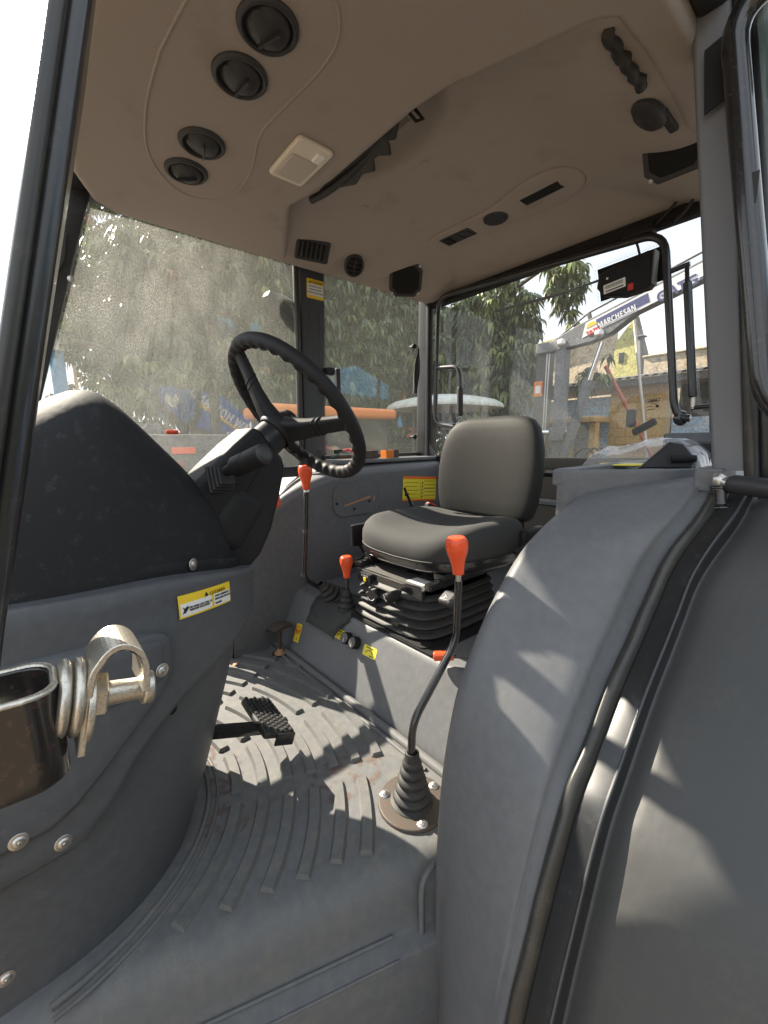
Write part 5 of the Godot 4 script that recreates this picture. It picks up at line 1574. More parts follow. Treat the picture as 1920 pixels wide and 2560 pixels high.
func build_window_things() -> void:
	# rear wiper
	var o := thing("wiper_motor", "black rear wiper motor box with barcode label on the rear window", "wiper motor")
	part(o, "glass_patch", B.new().prism([Vector2(-0.785, 1.470), Vector2(-0.573, 1.482), Vector2(-0.545, 1.368), Vector2(-0.765, 1.350)], -0.0025, 0.0, 0.0), m.dark_hole, Transform3D(Basis(Vector3(0, 0, 1), Vector3(0, 1, 0), Vector3(-1, 0, 0)), v3(1.759, 0, 0)))
	# dotted print round the patch
	var dots := B.new()
	for k in 34:
		for side in 2:
			var t := k / 33.0
			var a := v3(1.757, lerpf(1.470, 1.482, t), lerpf(-0.785, -0.573, t)) if side == 0 else v3(1.757, lerpf(1.350, 1.368, t), lerpf(-0.765, -0.545, t))
			for r in 3:
				var s := 0.0024 - 0.0005 * r
				dots.rbox(a + v3(0, (0.006 + 0.0065 * r) * (1 if side == 0 else -1), 0.003 * (r % 2)), v3(0.0006, s, s), 0.0002)
	for k in 18:
		for side in 2:
			var t := k / 17.0
			var a := v3(1.757, lerpf(1.482, 1.368, t), lerpf(-0.573, -0.545, t)) if side == 0 else v3(1.757, lerpf(1.470, 1.350, t), lerpf(-0.785, -0.765, t))
			for r in 3:
				var s := 0.0024 - 0.0005 * r
				dots.rbox(a + v3(0, 0.003 * (r % 2), (0.006 + 0.0065 * r) * (1 if side == 0 else -1)), v3(0.0006, s, s), 0.0002)
	var dot := part(o, "dot_print", dots, m.dark_hole)
	dot.set_meta("kind", "stuff")
	part(o, "housing", B.new().prism([Vector2(-0.755, 1.432), Vector2(-0.70, 1.446), Vector2(-0.594, 1.462), Vector2(-0.582, 1.456), Vector2(-0.575, 1.352), Vector2(-0.585, 1.340), Vector2(-0.665, 1.334), Vector2(-0.735, 1.352), Vector2(-0.76, 1.385)], 0.0, 0.05, 0.006), m.black_plastic, Transform3D(Basis(Vector3(0, 0, 1), Vector3(0, 1, 0), Vector3(-1, 0, 0)), v3(1.752, 0, 0)))
	part(o, "edge_trim", B.new().rbox(v3(1.725, 1.405, -0.574), v3(0.045, 0.11, 0.006), 0.002), m.plate_metal)
	var lf := fr(v3(1.7015, 1.375, -0.695), Vector3(-1, 0, 0), Vector3(0, 1, -0.12))
	part(o, "label", B.new().prism(rounded(0.075, 0.032, 0.002), 0, 0.0006), m.label_white, lf)
	for k in 22:
		part(o, "bar_line", B.new().rbox(v3(-0.031 + 0.0028 * k, 0.006, 0.0007), v3(0.0008 + 0.0009 * ((k * 7) % 3) / 2.0, 0.012, 0.0003), 0.0001), m.ink, lf)
	part(o, "text_line", B.new().rbox(v3(0.0, -0.009, 0.0007), v3(0.06, 0.004, 0.0003), 0.0001), m.ink, lf)
	part(o, "red_mark", B.new().rbox(v3(1.7015, 1.357, -0.640), v3(0.002, 0.022, 0.018), 0.0005), m.ink_red)
	part(o, "white_dot", B.new().rbox(v3(1.7015, 1.408, -0.722), v3(0.001, 0.007, 0.007), 0.0004), m.label_white)
	part(o, "cable", B.new().tube(smooth([v3(1.72, 1.445, -0.62), v3(1.71, 1.49, -0.63), v3(1.72, 1.53, -0.65)], 4), 0.004, 6), m.rubber)
	var w := thing("rear_wiper", "thin black wiper arm and blade outside the rear window", "wiper")
	part(w, "arm", B.new().tube([v3(1.785, 1.44, -0.77), v3(1.79, 1.432, -0.93)], 0.005, 8), m.satin_paint)
	part(w, "blade", B.new().tube([v3(1.79, 1.432, -0.92), v3(1.785, 1.438, -1.24), v3(1.785, 1.440, -1.27)], [0.0065, 0.0065, 0.003], 8), m.rubber)
	# gas strut of the rear window
	o = thing("gas_strut", "black gas strut beside the near rear corner of the rear window", "gas strut")
	part(o, "cylinder", B.new().tube([v3(1.70, 1.325, -0.468), v3(1.70, 1.32, -0.4675), v3(1.70, 0.985, -0.4265), v3(1.70, 0.96, -0.423), v3(1.70, 0.955, -0.4225)], [0.009, 0.0125, 0.0125, 0.0135, 0.010], 14), m.satin_paint)
	part(o, "rod_end", B.new().tube([v3(1.70, 0.957, -0.4225), v3(1.70, 0.918, -0.42)], 0.0075, 10), m.zinc)
	part(o, "upper_ball", B.new().tube([v3(1.70, 1.32, -0.468), v3(1.70, 1.375, -0.4735)], 0.0065, 10), m.black_plastic)
	part(o, "upper_bracket", B.new().tube([v3(1.70, 1.368, -0.53), v3(1.70, 1.378, -0.465)], 0.008, 10), m.black_paint)
	part(o, "lower_bracket", B.new().tube([v3(1.70, 0.921, -0.425), v3(1.71, 0.926, -0.35)], 0.008, 10), m.black_paint)
	# cables at the top of the rear window
	o = thing("cable_loop", "loose black cables at the top near corner of the rear window", "cable")
	part(o, "cable", B.new().tube(smooth([v3(1.70, 1.515, -0.555), v3(1.70, 1.52, -0.53), v3(1.70, 1.535, -0.50), v3(1.70, 1.565, -0.475), v3(1.70, 1.60, -0.465)], 5), 0.0055, 8), m.rubber)
	part(o, "cable", B.new().tube(smooth([v3(1.72, 1.53, -0.60), v3(1.71, 1.55, -0.56), v3(1.71, 1.575, -0.53), v3(1.72, 1.60, -0.52)], 5), 0.004, 8), m.rubber)
	part(o, "connector", B.new().rbox(v3(1.70, 1.521, -0.535), v3(0.016, 0.016, 0.035), 0.004), m.black_plastic)
	part(o, "latch_block", B.new().rbox(v3(1.72, 1.535, -0.63), v3(0.05, 0.04, 0.10), 0.01, 2), m.black_plastic)
	# far side: mirror, clamp and rag
	o = thing("side_mirror", "black wedge-shaped outside mirror on a bent tube by the far middle post", "mirror")
	part(o, "shell", B.new().prism([Vector2(-0.075, 0.03), Vector2(-0.06, 0.052), Vector2(0.065, 0.045), Vector2(0.075, 0.03), Vector2(0.075, -0.07), Vector2(0.04, -0.06), Vector2(-0.04, -0.02), Vector2(-0.07, 0.01)], -0.03, 0.03, 0.012), m.black_plastic, Transform3D(Basis(Vector3(0, 1, 0), 0.2), v3(0.93, 1.43, -1.80)))
	part(o, "arm", B.new().tube(bent([v3(0.89, 1.452, -1.74), v3(0.962, 1.435, -1.705), v3(0.968, 0.78, -1.742)], 0.07, 6), 0.013, 10), m.satin_paint)
	o = thing("phone_clamp", "small black clamp holder on the far middle post", "holder")
	part(o, "block", B.new().rbox(v3(1.105, 1.158, -1.690), v3(0.05, 0.03, 0.035), 0.006), m.black_plastic)
	for k in 5:
		part(o, "tooth", B.new().rbox(v3(1.085 + 0.009 * k, 1.160, -1.670), v3(0.004, 0.026, 0.008), 0.001), m.black_paint)
	part(o, "jaw", B.new().rbox(v3(1.150, 1.105, -1.69), v3(0.022, 0.14, 0.03), 0.005), m.vent_plastic)
	o = thing("hanging_rag", "dark grey rag hung from the knob in the far rear corner", "rag")
	var rows := []
	for k in 9:
		var t := k / 8.0
		var row := []
		for q in 9:
			var s := (q - 4) / 4.0
			row.append(v3(1.672 - 0.03 * t + (0.006 + 0.020 * sin(PI * minf(1.0, t * 1.1)) ) * s, 1.325 - 0.235 * t, -1.672 + 0.012 * sin(s * 5.0 + t * 2.0) * (0.3 + t)))
		rows.append(row)
	part(o, "cloth", B.new().grid(rows), m.cloth_grey)
	part(o, "loop", B.new().tube([v3(1.672, 1.325, -1.672), v3(1.668, 1.35, -1.685), v3(1.676, 1.325, -1.672)], 0.002, 6), m.rubber)

func build_deck_things() -> void:
	for k in 2:
		var o := thing("deck_bracket", ["orange square bracket on the far ledge nearer the seat back", "dark orange bracket on the far ledge half hidden by the wheel rim"][k], "bracket", Vector3.ZERO, "orange ledge brackets")
		var x: float = [1.415, 1.275][k]
		part(o, "front", B.new().rbox(v3(x, 0.772, -1.625), v3(0.05, 0.04, 0.004), 0.001), m.orange_paint if k == 0 else m.rusty_steel)
		part(o, "side", B.new().rbox(v3(x + 0.026, 0.772, -1.645), v3(0.004, 0.04, 0.045), 0.001), m.rusty_steel)
		part(o, "side", B.new().rbox(v3(x - 0.026, 0.772, -1.645), v3(0.004, 0.04, 0.045), 0.001), m.orange_paint)
		part(o, "far_side", B.new().rbox(v3(x + 0.06, 0.772, -1.665), v3(0.07, 0.04, 0.004), 0.001), m.rusty_steel)
	var w := thing("loose_wires", "loose red and green wires with cream plug on the far ledge", "wiring")
	part(w, "red_wire", B.new().tube(smooth([v3(1.13, 0.785, -1.66), v3(1.16, 0.80, -1.64), v3(1.185, 0.78, -1.62), v3(1.21, 0.762, -1.60)], 5), 0.0055, 7), m.wire_red)
	part(w, "red_wire", B.new().tube(smooth([v3(1.20, 0.79, -1.66), v3(1.17, 0.80, -1.64), v3(1.185, 0.775, -1.61), v3(1.22, 0.765, -1.61)], 5), 0.005, 7), m.wire_red)
	part(w, "green_wire", B.new().tube(smooth([v3(1.08, 0.765, -1.66), v3(1.10, 0.775, -1.64), v3(1.13, 0.79, -1.65), v3(1.16, 0.785, -1.65)], 5), 0.004, 7), m.wire_green)
	part(w, "black_sleeve", B.new().tube([v3(1.10, 0.79, -1.66), v3(1.14, 0.795, -1.655)], 0.009, 8), m.rubber)
	part(w, "plug", B.new().rbox(v3(1.215, 0.795, -1.655), v3(0.04, 0.022, 0.02), 0.003), m.wire_cream)
	# the near tray
	var bag := thing("plastic_bag", "crumpled clear plastic bag lying in the near fender tray", "bag")
	var f := FastNoiseLite.new()
	f.seed = 3
	f.frequency = 14.0
	f.fractal_octaves = 3
	f.noise_type = FastNoiseLite.TYPE_CELLULAR
	var rows := []
	for i in 40:
		var row := []
		for j in 44:
			var u := i / 39.0
			var t := j / 43.0
			var x := lerpf(1.36, 1.66, u)
			var z := lerpf(-0.61, -0.30, t)
			var dome := pow(clampf(4.0 * u * (1 - u), 0, 1), 0.4) * pow(clampf(4.0 * t * (1 - t), 0, 1), 0.35)
			var high := lerpf(0.075, 0.105, smoothstep(0.1, 0.75, t)) + 0.03 * exp(-pow((t - 0.06) / 0.1, 2))
			var k := f.get_noise_3d(x, 0, z) + 0.5 * f.get_noise_3d(x * 2.3, 4, z * 2.3)
			row.append(v3(x + 0.012 * f.get_noise_3d(z * 2, x * 2, 9), 0.742 + dome * (high + 0.022 * k), z + 0.012 * f.get_noise_3d(x * 2, 7, z * 2)))
		rows.append(row)
	part(bag, "film", B.new().grid(rows), m.bag_film)
	var mon := thing("grey_monitor", "dark grey boxed monitor wrapped in the plastic bag", "monitor")
	part(mon, "case", B.new().rbox(Vector3.ZERO, v3(0.10, 0.085, 0.13), 0.008, 2), m.vent_plastic, Transform3D(Basis(Vector3(0, 1, 0), 0.35) * Basis(Vector3(0, 0, 1), 0.3), v3(1.52, 0.785, -0.375)))
	part(mon, "knob", B.new().lathe([[0.0, 0.012], [0.014, 0.011], [0.016, 0.0]], 18), m.black_plastic, along(v3(1.47, 0.79, -0.375), Vector3(-1, 0.3, 0.3)))
	solo("manual_sheet", B.new().rbox(Vector3.ZERO, v3(0.10, 0.004, 0.12), 0.001), m.label_lemon, "yellow paper sheet under the plastic bag in the tray", "paper", "", Transform3D(Basis(Vector3(0, 1, 0), 0.3), v3(1.36, 0.748, -0.50)))
	var lv := thing("hand_control", "black angular hand control lying on the near tray rim", "hand control")
	part(lv, "wedge", B.new().prism([Vector2(-0.07, -0.035), Vector2(0.0, 0.035), Vector2(0.03, 0.03), Vector2(0.06, -0.01), Vector2(0.05, -0.035)], -0.012, 0.012, 0.004), m.vent_plastic, fr(v3(1.30, 0.778, -0.365), Vector3(-0.8, 0.1, 0.5)))
	part(lv, "handle", B.new().tube([v3(1.29, 0.768, -0.355), v3(1.31, 0.770, -0.305)], [0.011, 0.009], 10), m.black_plastic)
	var gr := thing("valve_grip", "upright black paddle grip behind the rear window near corner", "grip")
	part(gr, "paddle", B.new().rbox(Vector3.ZERO, v3(0.02, 0.07, 0.036), 0.009, 3), m.black_plastic, Transform3D(Basis(Vector3(1, 0, 0), 0.0), v3(1.84, 0.905, -0.655)))
	gr = thing("valve_grip", "slanting black paddle grip behind the rear window near corner", "grip")
	part(gr, "paddle", B.new().rbox(Vector3.ZERO, v3(0.02, 0.09, 0.028), 0.009, 3), m.black_plastic, Transform3D(Basis(Vector3(1, 0, 0), 1.05), v3(1.82, 0.868, -0.60)))

func build_door_things() -> void:
	# latch striker on the near front post
	var o := thing("door_striker", "black door striker bracket with zinc clevis, washers and pin close to the lens", "striker")
	var c := v3(-0.042, 0.0, -0.268)
	var rows := []
	for q in [[-0.004, 0.656, 0.6], [0.0, 0.660, 1.0], [0.0, 0.672, 1.0], [0.0, 0.706, 1.0], [-0.0005, 0.7075, 1.0], [-0.0035, 0.7075, 1.0], [-0.004, 0.706, 1.0], [-0.004, 0.668, 1.0], [-0.02, 0.666, 1.0]]:
		var row := []
		for p in rounded(0.080 + 2 * q[0], 0.044 + 2 * q[0], 0.014 + q[0] * 0.6 if q[0] > -0.01 else 0.002, 4):
			row.append(v3(c.x + p.x, q[1] - 0.05 * (p.x + 0.04), c.z + p.y))
		rows.append(row)
	part(o, "channel", B.new().grid(rows, true).fan(rows[0]), m.bracket_black)
	var rim := []
	for p in rounded(0.077, 0.041, 0.0125, 4):
		rim.append(v3(c.x + p.x, 0.7072 - 0.05 * (p.x + 0.04), c.z + p.y))
	rim.append(rim[0])
	part(o, "rim_edge", B.new().tube(rim, 0.0019, 6, false), m.zinc)
	var ax := Vector3(1, -0.22, 0.0).normalized()
	var a := v3(-0.004, 0.690, -0.268)
	for k in 2:
		part(o, "washer", B.new().lathe([[0.006, -0.001], [0.018, -0.001], [0.0205, 0.0005], [0.0205, 0.003], [0.018, 0.0048], [0.006, 0.0048]], 30), m.zinc, along(a + ax * (0.0005 + 0.0062 * k), ax))
	part(o, "bolt_head", B.new().rbox(v3(-0.020, 0.676, -0.262), v3(0.028, 0.016, 0.02), 0.003), m.zinc)
	# inverted U strap
	var strap := []
	for p in [Vector2(0.0125, -0.026), Vector2(0.0125, 0.012), Vector2(0.0150, 0.022), Vector2(0.0195, 0.029), Vector2(0.0255, 0.031), Vector2(0.0320, 0.028), Vector2(0.0365, 0.021), Vector2(0.0385, 0.012), Vector2(0.0392, 0.004)]:
		strap.append(p)
	strap = smooth(strap, 4)
	var outer := []
	var inner := []
	for i in strap.size():
		var t: Vector2 = (strap[mini(i + 1, strap.size() - 1)] - strap[maxi(i - 1, 0)]).normalized()
		outer.append(strap[i] + Vector2(-t.y, t.x) * 0.0017)
		inner.append(strap[i] - Vector2(-t.y, t.x) * 0.0017)
	inner.reverse()
	part(o, "clevis", B.new().prism(outer + inner, -0.018, 0.016, 0.0005), m.zinc, Transform3D(Basis(Vector3(0, 0, 1), -0.22), a))
	part(o, "clevis_plate", B.new().lathe([[0.006, 0.0], [0.019, 0.0], [0.0195, 0.0005], [0.0195, 0.003], [0.019, 0.0034], [0.006, 0.0034]], 28), m.zinc, along(a + ax * 0.0112 + Vector3.DOWN * 0.006, ax))
	var hex := []
	for k in 6:
		hex.append(Vector2(cos(TAU * k / 6), sin(TAU * k / 6)) * 0.0125)
	part(o, "nut", B.new().prism(hex, 0.0, 0.0075, 0.001), m.zinc, Transform3D(along(a + ax * 0.0146 + Vector3.DOWN * 0.001, ax).basis * Basis(Vector3(1, 0, 0), -PI / 2), a + ax * 0.0146 + Vector3.DOWN * 0.001))
	part(o, "pin", B.new().lathe([[0.0062, 0.0], [0.0066, 0.022], [0.0062, 0.034], [0.0062, 0.034], [0.0088, 0.0345], [0.0092, 0.036], [0.0092, 0.039], [0.0086, 0.0402], [0.0, 0.0405]], 22), m.zinc, along(a + ax * 0.0055 + Vector3.DOWN * 0.001, ax))
	# open door: tube frame and tinted glass standing out beyond the near middle post
	var d := thing("cab_door", "open glass cab door with thick black tube frame at the right edge", "door")
	part(d, "frame_tube", B.new().tube(bent([v3(1.00, 1.535, 0.55), v3(1.00, 1.545, -0.248), v3(1.00, 0.855, -0.138), v3(1.0, 0.81, 0.03), v3(0.98, 0.30, 0.45)], 0.075, 8), 0.0195, 18), m.black_paint)
	part(d, "glass", sheet(v3(1.012, 0.87, -0.12), v3(1.012, 1.52, -0.215), v3(1.012, 1.52, 0.55), v3(1.0, 0.35, 0.45)), m.door_glass)
	part(d, "lock_case", B.new().rbox(v3(1.035, 1.50, -0.165), v3(0.04, 0.13, 0.04), 0.012, 2), m.black_plastic)
	part(d, "glass_mark", B.new().rbox(v3(0.984, 1.235, -0.187), v3(0.001, 0.05, 0.010), 0.0003), m.ink)
	# gas strut that holds the door
	var g := thing("gas_strut", "thick dark gas strut of the open door on its short post", "gas strut")
	part(g, "foot", B.new().lathe([[0.026, 0.0], [0.025, 0.004], [0.019, 0.006], [0.0165, 0.008], [0.0165, 0.035], [0.0155, 0.037], [0.0155, 0.037], [0.0175, 0.038], [0.0175, 0.043], [0.010, 0.044], [0.009, 0.05]], 22), m.black_paint, along(v3(1.05, 0.684, -0.197), Vector3(0.0, 1, -0.1)))
	part(g, "ball_joint", B.new().lathe([[0.0, 0.021], [0.008, 0.019], [0.0125, 0.012], [0.0135, 0.004], [0.012, -0.005], [0.008, -0.009]], 20), m.steel, along(v3(1.05, 0.731, -0.203), Vector3(-0.1, 1, -0.1)))
	part(g, "socket", B.new().tube([v3(1.05, 0.737, -0.206), v3(1.043, 0.731, -0.183)], 0.0105, 12), m.steel)
	part(g, "cylinder", B.new().tube([v3(1.044, 0.732, -0.188), v3(1.043, 0.7315, -0.185), v3(1.040, 0.731, -0.177), v3(1.0, 0.722, -0.05), v3(0.97, 0.715, 0.03)], [0.009, 0.016, 0.0185, 0.0185, 0.0185], 18), m.vent_plastic)
	var lf := fr(v3(1.020, 0.731, -0.150), Vector3(-0.95, 0.2, -0.25), Vector3(0.0, 1, 0.05))
	for k in 3:
		lettering(g, ["WARNING DO NOT OPEN", "HIGH PRESSURE", "10000000AA"][k], 0.0028, m.ink_white, lf * Transform3D(Basis(), v3(0.0, 0.0045 - 0.0042 * k, 0.001)), sans, 0.0006)

# ================================================================ things in the yard
func leaf_cluster(sd: int) -> ArrayMesh:
	var r := RandomNumberGenerator.new()
	r.seed = sd
	var b := B.new()
	for k in 11:
		var az := TAU * k / 11.0 + r.randf_range(-0.3, 0.3)
		var out := v3(cos(az), 0, sin(az))
		var side := v3(-sin(az), 0, cos(az))
		var lng := r.randf_range(0.15, 0.25)
		var rise := r.randf_range(-0.5, 0.5)
		var rows := []
		for i in 5:
			var t := i / 4.0
			var p := out * (lng * (0.12 + 0.75 * t - 0.22 * t * t)) + Vector3.UP * lng * (rise * t - 0.75 * t * t)
			var w: float = [0.004, 0.022, 0.026, 0.019, 0.001][i]
			rows.append([p - side * w + Vector3.UP * w * 0.35, p, p + side * w + Vector3.UP * w * 0.35])
		b.grid(rows)
	return b.mesh()

func crown(parent: Node3D, clusters: Array, blobs: Array, count: int, sd: int, haze_lift := 0.0) -> void:
	var r := RandomNumberGenerator.new()
	r.seed = sd
	var weights := []
	var total := 0.0
	for q in blobs:
		total += q[1].x * q[1].y * q[1].z
		weights.append(total)
	for c in clusters.size():
		var mm := MultiMesh.new()
		mm.transform_format = MultiMesh.TRANSFORM_3D
		mm.use_colors = true
		mm.mesh = clusters[c]
		mm.instance_count = count / clusters.size()
		for i in mm.instance_count:
			var pick := r.randf() * total
			var q: Array = blobs[0]
			for k in blobs.size():
				if pick <= weights[k]:
					q = blobs[k]
					break
			var d := v3(r.randfn(), r.randfn(), r.randfn()).normalized()
			var rad := pow(r.randf(), 0.45)
			var p: Vector3 = q[0] + d * rad * q[1]
			var s := r.randf_range(0.75, 1.35)
			var basis := Basis(Vector3.UP, r.randf() * TAU) * Basis(v3(r.randf_range(-1, 1), 0, r.randf_range(-1, 1)).normalized(), r.randf_range(-0.6, 0.6))
			mm.set_instance_transform(i, Transform3D(basis.scaled(Vector3.ONE * s), p))
			var g := r.randf_range(0.7, 1.25)
			var y := r.randf()
			var col := Color(0.052, 0.072, 0.025) * g * (1.0 + 1.6 * haze_lift)  # haze painted into the leaves by lifting their colour
			if y < 0.2 + haze_lift:
				col = Color(0.12, 0.14, 0.04) * g * (1.0 + 1.2 * haze_lift)
			elif y > 0.985:
				col = Color(0.22, 0.10, 0.04) * g
			mm.set_instance_color(i, Color(col.r, col.g, col.b, 1))
		var mi := MultiMeshInstance3D.new()
		mi.name = "foliage"
		mi.multimesh = mm
		mi.material_override = m.leaf
		parent.add_child(mi, true)
		mi.set_meta("kind", "stuff")

func build_trees() -> void:
	var clusters := [leaf_cluster(1), leaf_cluster(2), leaf_cluster(3)]
	var t := thing("mango_tree", "broad leafy mango tree shading the yard beyond the far side window", "tree", Vector3.ZERO, "mango trees")
	part(t, "trunk", B.new().tube(smooth([v3(2.6, YARD, -9.2), v3(2.55, 0.0, -9.1), v3(2.7, 1.0, -8.9), v3(2.6, 2.0, -8.6)], 4), [0.32, 0.30, 0.28, 0.27, 0.26, 0.25, 0.24, 0.23, 0.22, 0.21, 0.2, 0.19, 0.18], 14), m.bark)
	for q in [[v3(2.7, 1.2, -8.9), v3(1.8, 1.9, -7.8), v3(1.0, 2.2, -7.2), v3(0.6, 2.2, -6.9)], [v3(2.6, 1.6, -8.7), v3(3.8, 2.2, -7.6), v3(5.2, 2.35, -7.0), v3(6.6, 2.3, -6.8)], [v3(2.6, 1.9, -8.6), v3(2.4, 2.8, -7.5), v3(2.0, 3.1, -6.6)], [v3(3.8, 2.2, -7.6), v3(4.6, 2.9, -7.2), v3(5.6, 3.3, -7.2)], [v3(1.6, 2.0, -7.8), v3(1.0, 2.8, -7.4), v3(0.2, 3.2, -7.4)]]:
		var p := smooth(q, 5)
		var rad := []
		for k in p.size():
			rad.append(lerpf(0.12, 0.03, float(k) / p.size()))
		part(t, "limb", B.new().tube(p, rad, 9), m.bark)
	crown(t, clusters, [[v3(2.2, 2.8, -7.8), v3(1.9, 1.5, 1.1)], [v3(3.6, 3.3, -7.7), v3(2.4, 2.0, 1.2)], [v3(5.6, 3.3, -7.8), v3(2.2, 2.2, 1.3)], [v3(1.9, 1.75, -6.8), v3(1.2, 0.4, 0.5)], [v3(4.2, 1.8, -7.0), v3(1.6, 0.5, 0.6)]], 6400, 5)
	t = thing("mango_tree", "drooping mango tree behind the rear window with bare inner branches", "tree", Vector3.ZERO, "mango trees")
	part(t, "trunk", B.new().tube(smooth([v3(8.6, YARD, -8.4), v3(8.5, 0.3, -8.2), v3(8.3, 1.6, -7.8), v3(8.2, 2.6, -7.4)], 4), [0.26, 0.25, 0.24, 0.23, 0.22, 0.21, 0.2, 0.19, 0.18, 0.17, 0.16, 0.15, 0.14], 12), m.bark)
	for q in [[v3(8.4, 1.2, -8.0), v3(7.8, 1.5, -6.6), v3(7.4, 1.62, -5.4), v3(7.2, 1.7, -4.4)], [v3(8.3, 1.7, -7.7), v3(7.9, 2.0, -6.4), v3(7.5, 2.05, -5.2)], [v3(8.2, 2.4, -7.4), v3(7.7, 3.2, -6.0), v3(7.3, 3.7, -4.6), v3(7.1, 3.8, -3.6)], [v3(8.2, 2.2, -7.5), v3(7.6, 2.6, -6.2), v3(7.2, 2.5, -5.0)]]:
		var p := smooth(q, 5)
		var rad := []
		for k in p.size():
			rad.append(lerpf(0.07, 0.018, float(k) / p.size()))
		part(t, "limb", B.new().tube(p, rad, 8), m.bark)
	crown(t, clusters, [[v3(7.6, 2.7, -6.2), v3(1.2, 1.1, 1.4)], [v3(7.4, 3.2, -5.2), v3(0.9, 0.8, 0.8)], [v3(7.3, 2.2, -4.8), v3(0.8, 0.7, 0.8)], [v3(7.1, 3.45, -3.7), v3(0.4, 0.4, 0.35)], [v3(7.1, 3.0, -3.55), v3(0.25, 0.3, 0.2)], [v3(7.4, 1.35, -5.3), v3(0.6, 0.5, 0.7)], [v3(7.2, 1.9, -3.15), v3(0.3, 0.3, 0.3)]], 2300, 9, 0.25)  # last argument lightens these leaves to paint in haze
	t = thing("mango_tree", "dense dark tree filling the far rear quarter window", "tree", Vector3.ZERO, "mango trees")
	part(t, "trunk", B.new().tube([v3(9.5, YARD, -10.5), v3(9.3, 1.0, -10.2), v3(9.0, 3.0, -9.8)], [0.3, 0.25, 0.18], 12), m.bark)
	part(t, "limb", B.new().tube(smooth([v3(9.2, 1.6, -10.0), v3(8.0, 2.0, -9.2), v3(6.6, 1.9, -8.6), v3(5.6, 2.1, -8.2)], 5), 0.07, 8), m.bark)
	crown(t, clusters, [[v3(8.6, 3.4, -9.6), v3(2.4, 2.4, 1.6)], [v3(6.9, 2.8, -8.8), v3(1.8, 1.9, 1.2)], [v3(10.4, 3.2, -9.0), v3(1.8, 2.2, 1.6)], [v3(7.0, 1.3, -8.4), v3(1.6, 0.5, 0.7)]], 3600, 12)
	t = thing("added_shade_tree", "tall added tree whose crown shades the far trees from behind", "tree")  # tree added to keep light off the foliage in front
	part(t, "trunk", B.new().tube([v3(4.0, YARD, -12.0), v3(4.2, 2.0, -11.8), v3(4.5, 5.5, -11.6)], [0.4, 0.32, 0.2], 12), m.bark)
	for q in [[v3(4.4, 3.6, -11.7), v3(3.0, 4.2, -11.0), v3(1.5, 4.4, -10.6)], [v3(4.5, 4.2, -11.7), v3(6.0, 5.0, -11.2), v3(8.5, 5.2, -10.8)]]:
		part(t, "limb", B.new().tube(smooth(q, 4), 0.13, 8), m.bark)
	crown(t, clusters, [[v3(4.2, 3.6, -9.4), v3(3.7, 1.7, 1.1)], [v3(8.5, 4.6, -10.6), v3(3.4, 1.8, 1.4)], [v3(5.5, 5.0, -11.6), v3(5.0, 2.2, 1.3)]], 7500, 18)
	# unseen trees added behind the viewer to keep bright sky off the far glass
	t = thing("added_screen_tree", "added unseen tree behind the harvester that keeps sky off the far glass", "tree")
	part(t, "trunk", B.new().tube([v3(4.0, YARD, 8.5), v3(4.1, 1.5, 8.4), v3(4.0, 3.5, 8.2)], [0.35, 0.28, 0.2], 10), m.bark)
	crown(t, [leaf_cluster(40)], [[v3(1.5, 2.0, 7.5), v3(3.4, 2.6, 1.0)], [v3(6.0, 2.2, 7.5), v3(3.4, 2.8, 1.0)], [v3(10.5, 2.0, 7.0), v3(3.0, 2.6, 1.0)], [v3(-2.5, 1.8, 7.8), v3(2.4, 2.4, 1.0)]], 9000, 21)
	# far backdrop of foliage past the yard wall
	t = thing("hedge_row", "dark row of trees far beyond the yard wall on the far side", "hedge")
	crown(t, [leaf_cluster(8)], [[v3(6.0, 2.0, -14.5), v3(5.5, 3.2, 1.4)], [v3(14.0, 1.6, -15.0), v3(4.0, 2.8, 1.6)]], 5200, 15)
	# rags hung in the branches
	for q in [[v3(6.55, 2.45, -7.0), 0.9, 0.07, m.orange_paint, "long orange ribbon hanging in the tree by the rear corner"], [v3(6.4, 1.75, -7.0), 0.55, 0.06, m.machine_sky, "short blue ribbon hanging under the orange one"], [v3(6.7, 1.2, -6.9), 0.22, 0.2, m.red_cloth, "red rag caught low in the tree by the rear corner"]]:
		var rows := []
		for k in 8:
			var u := k / 7.0
			rows.append([q[0] + v3(-q[2] * (0.5 + 0.4 * sin(u * 9)), -q[1] * u, 0.03 * sin(u * 6)), q[0] + v3(q[2] * (0.5 + 0.4 * cos(u * 7)), -q[1] * u, -0.03 * sin(u * 5))])
		solo("hanging_ribbon", B.new().grid(rows), q[3], q[4], "ribbon", "rags in the tree")

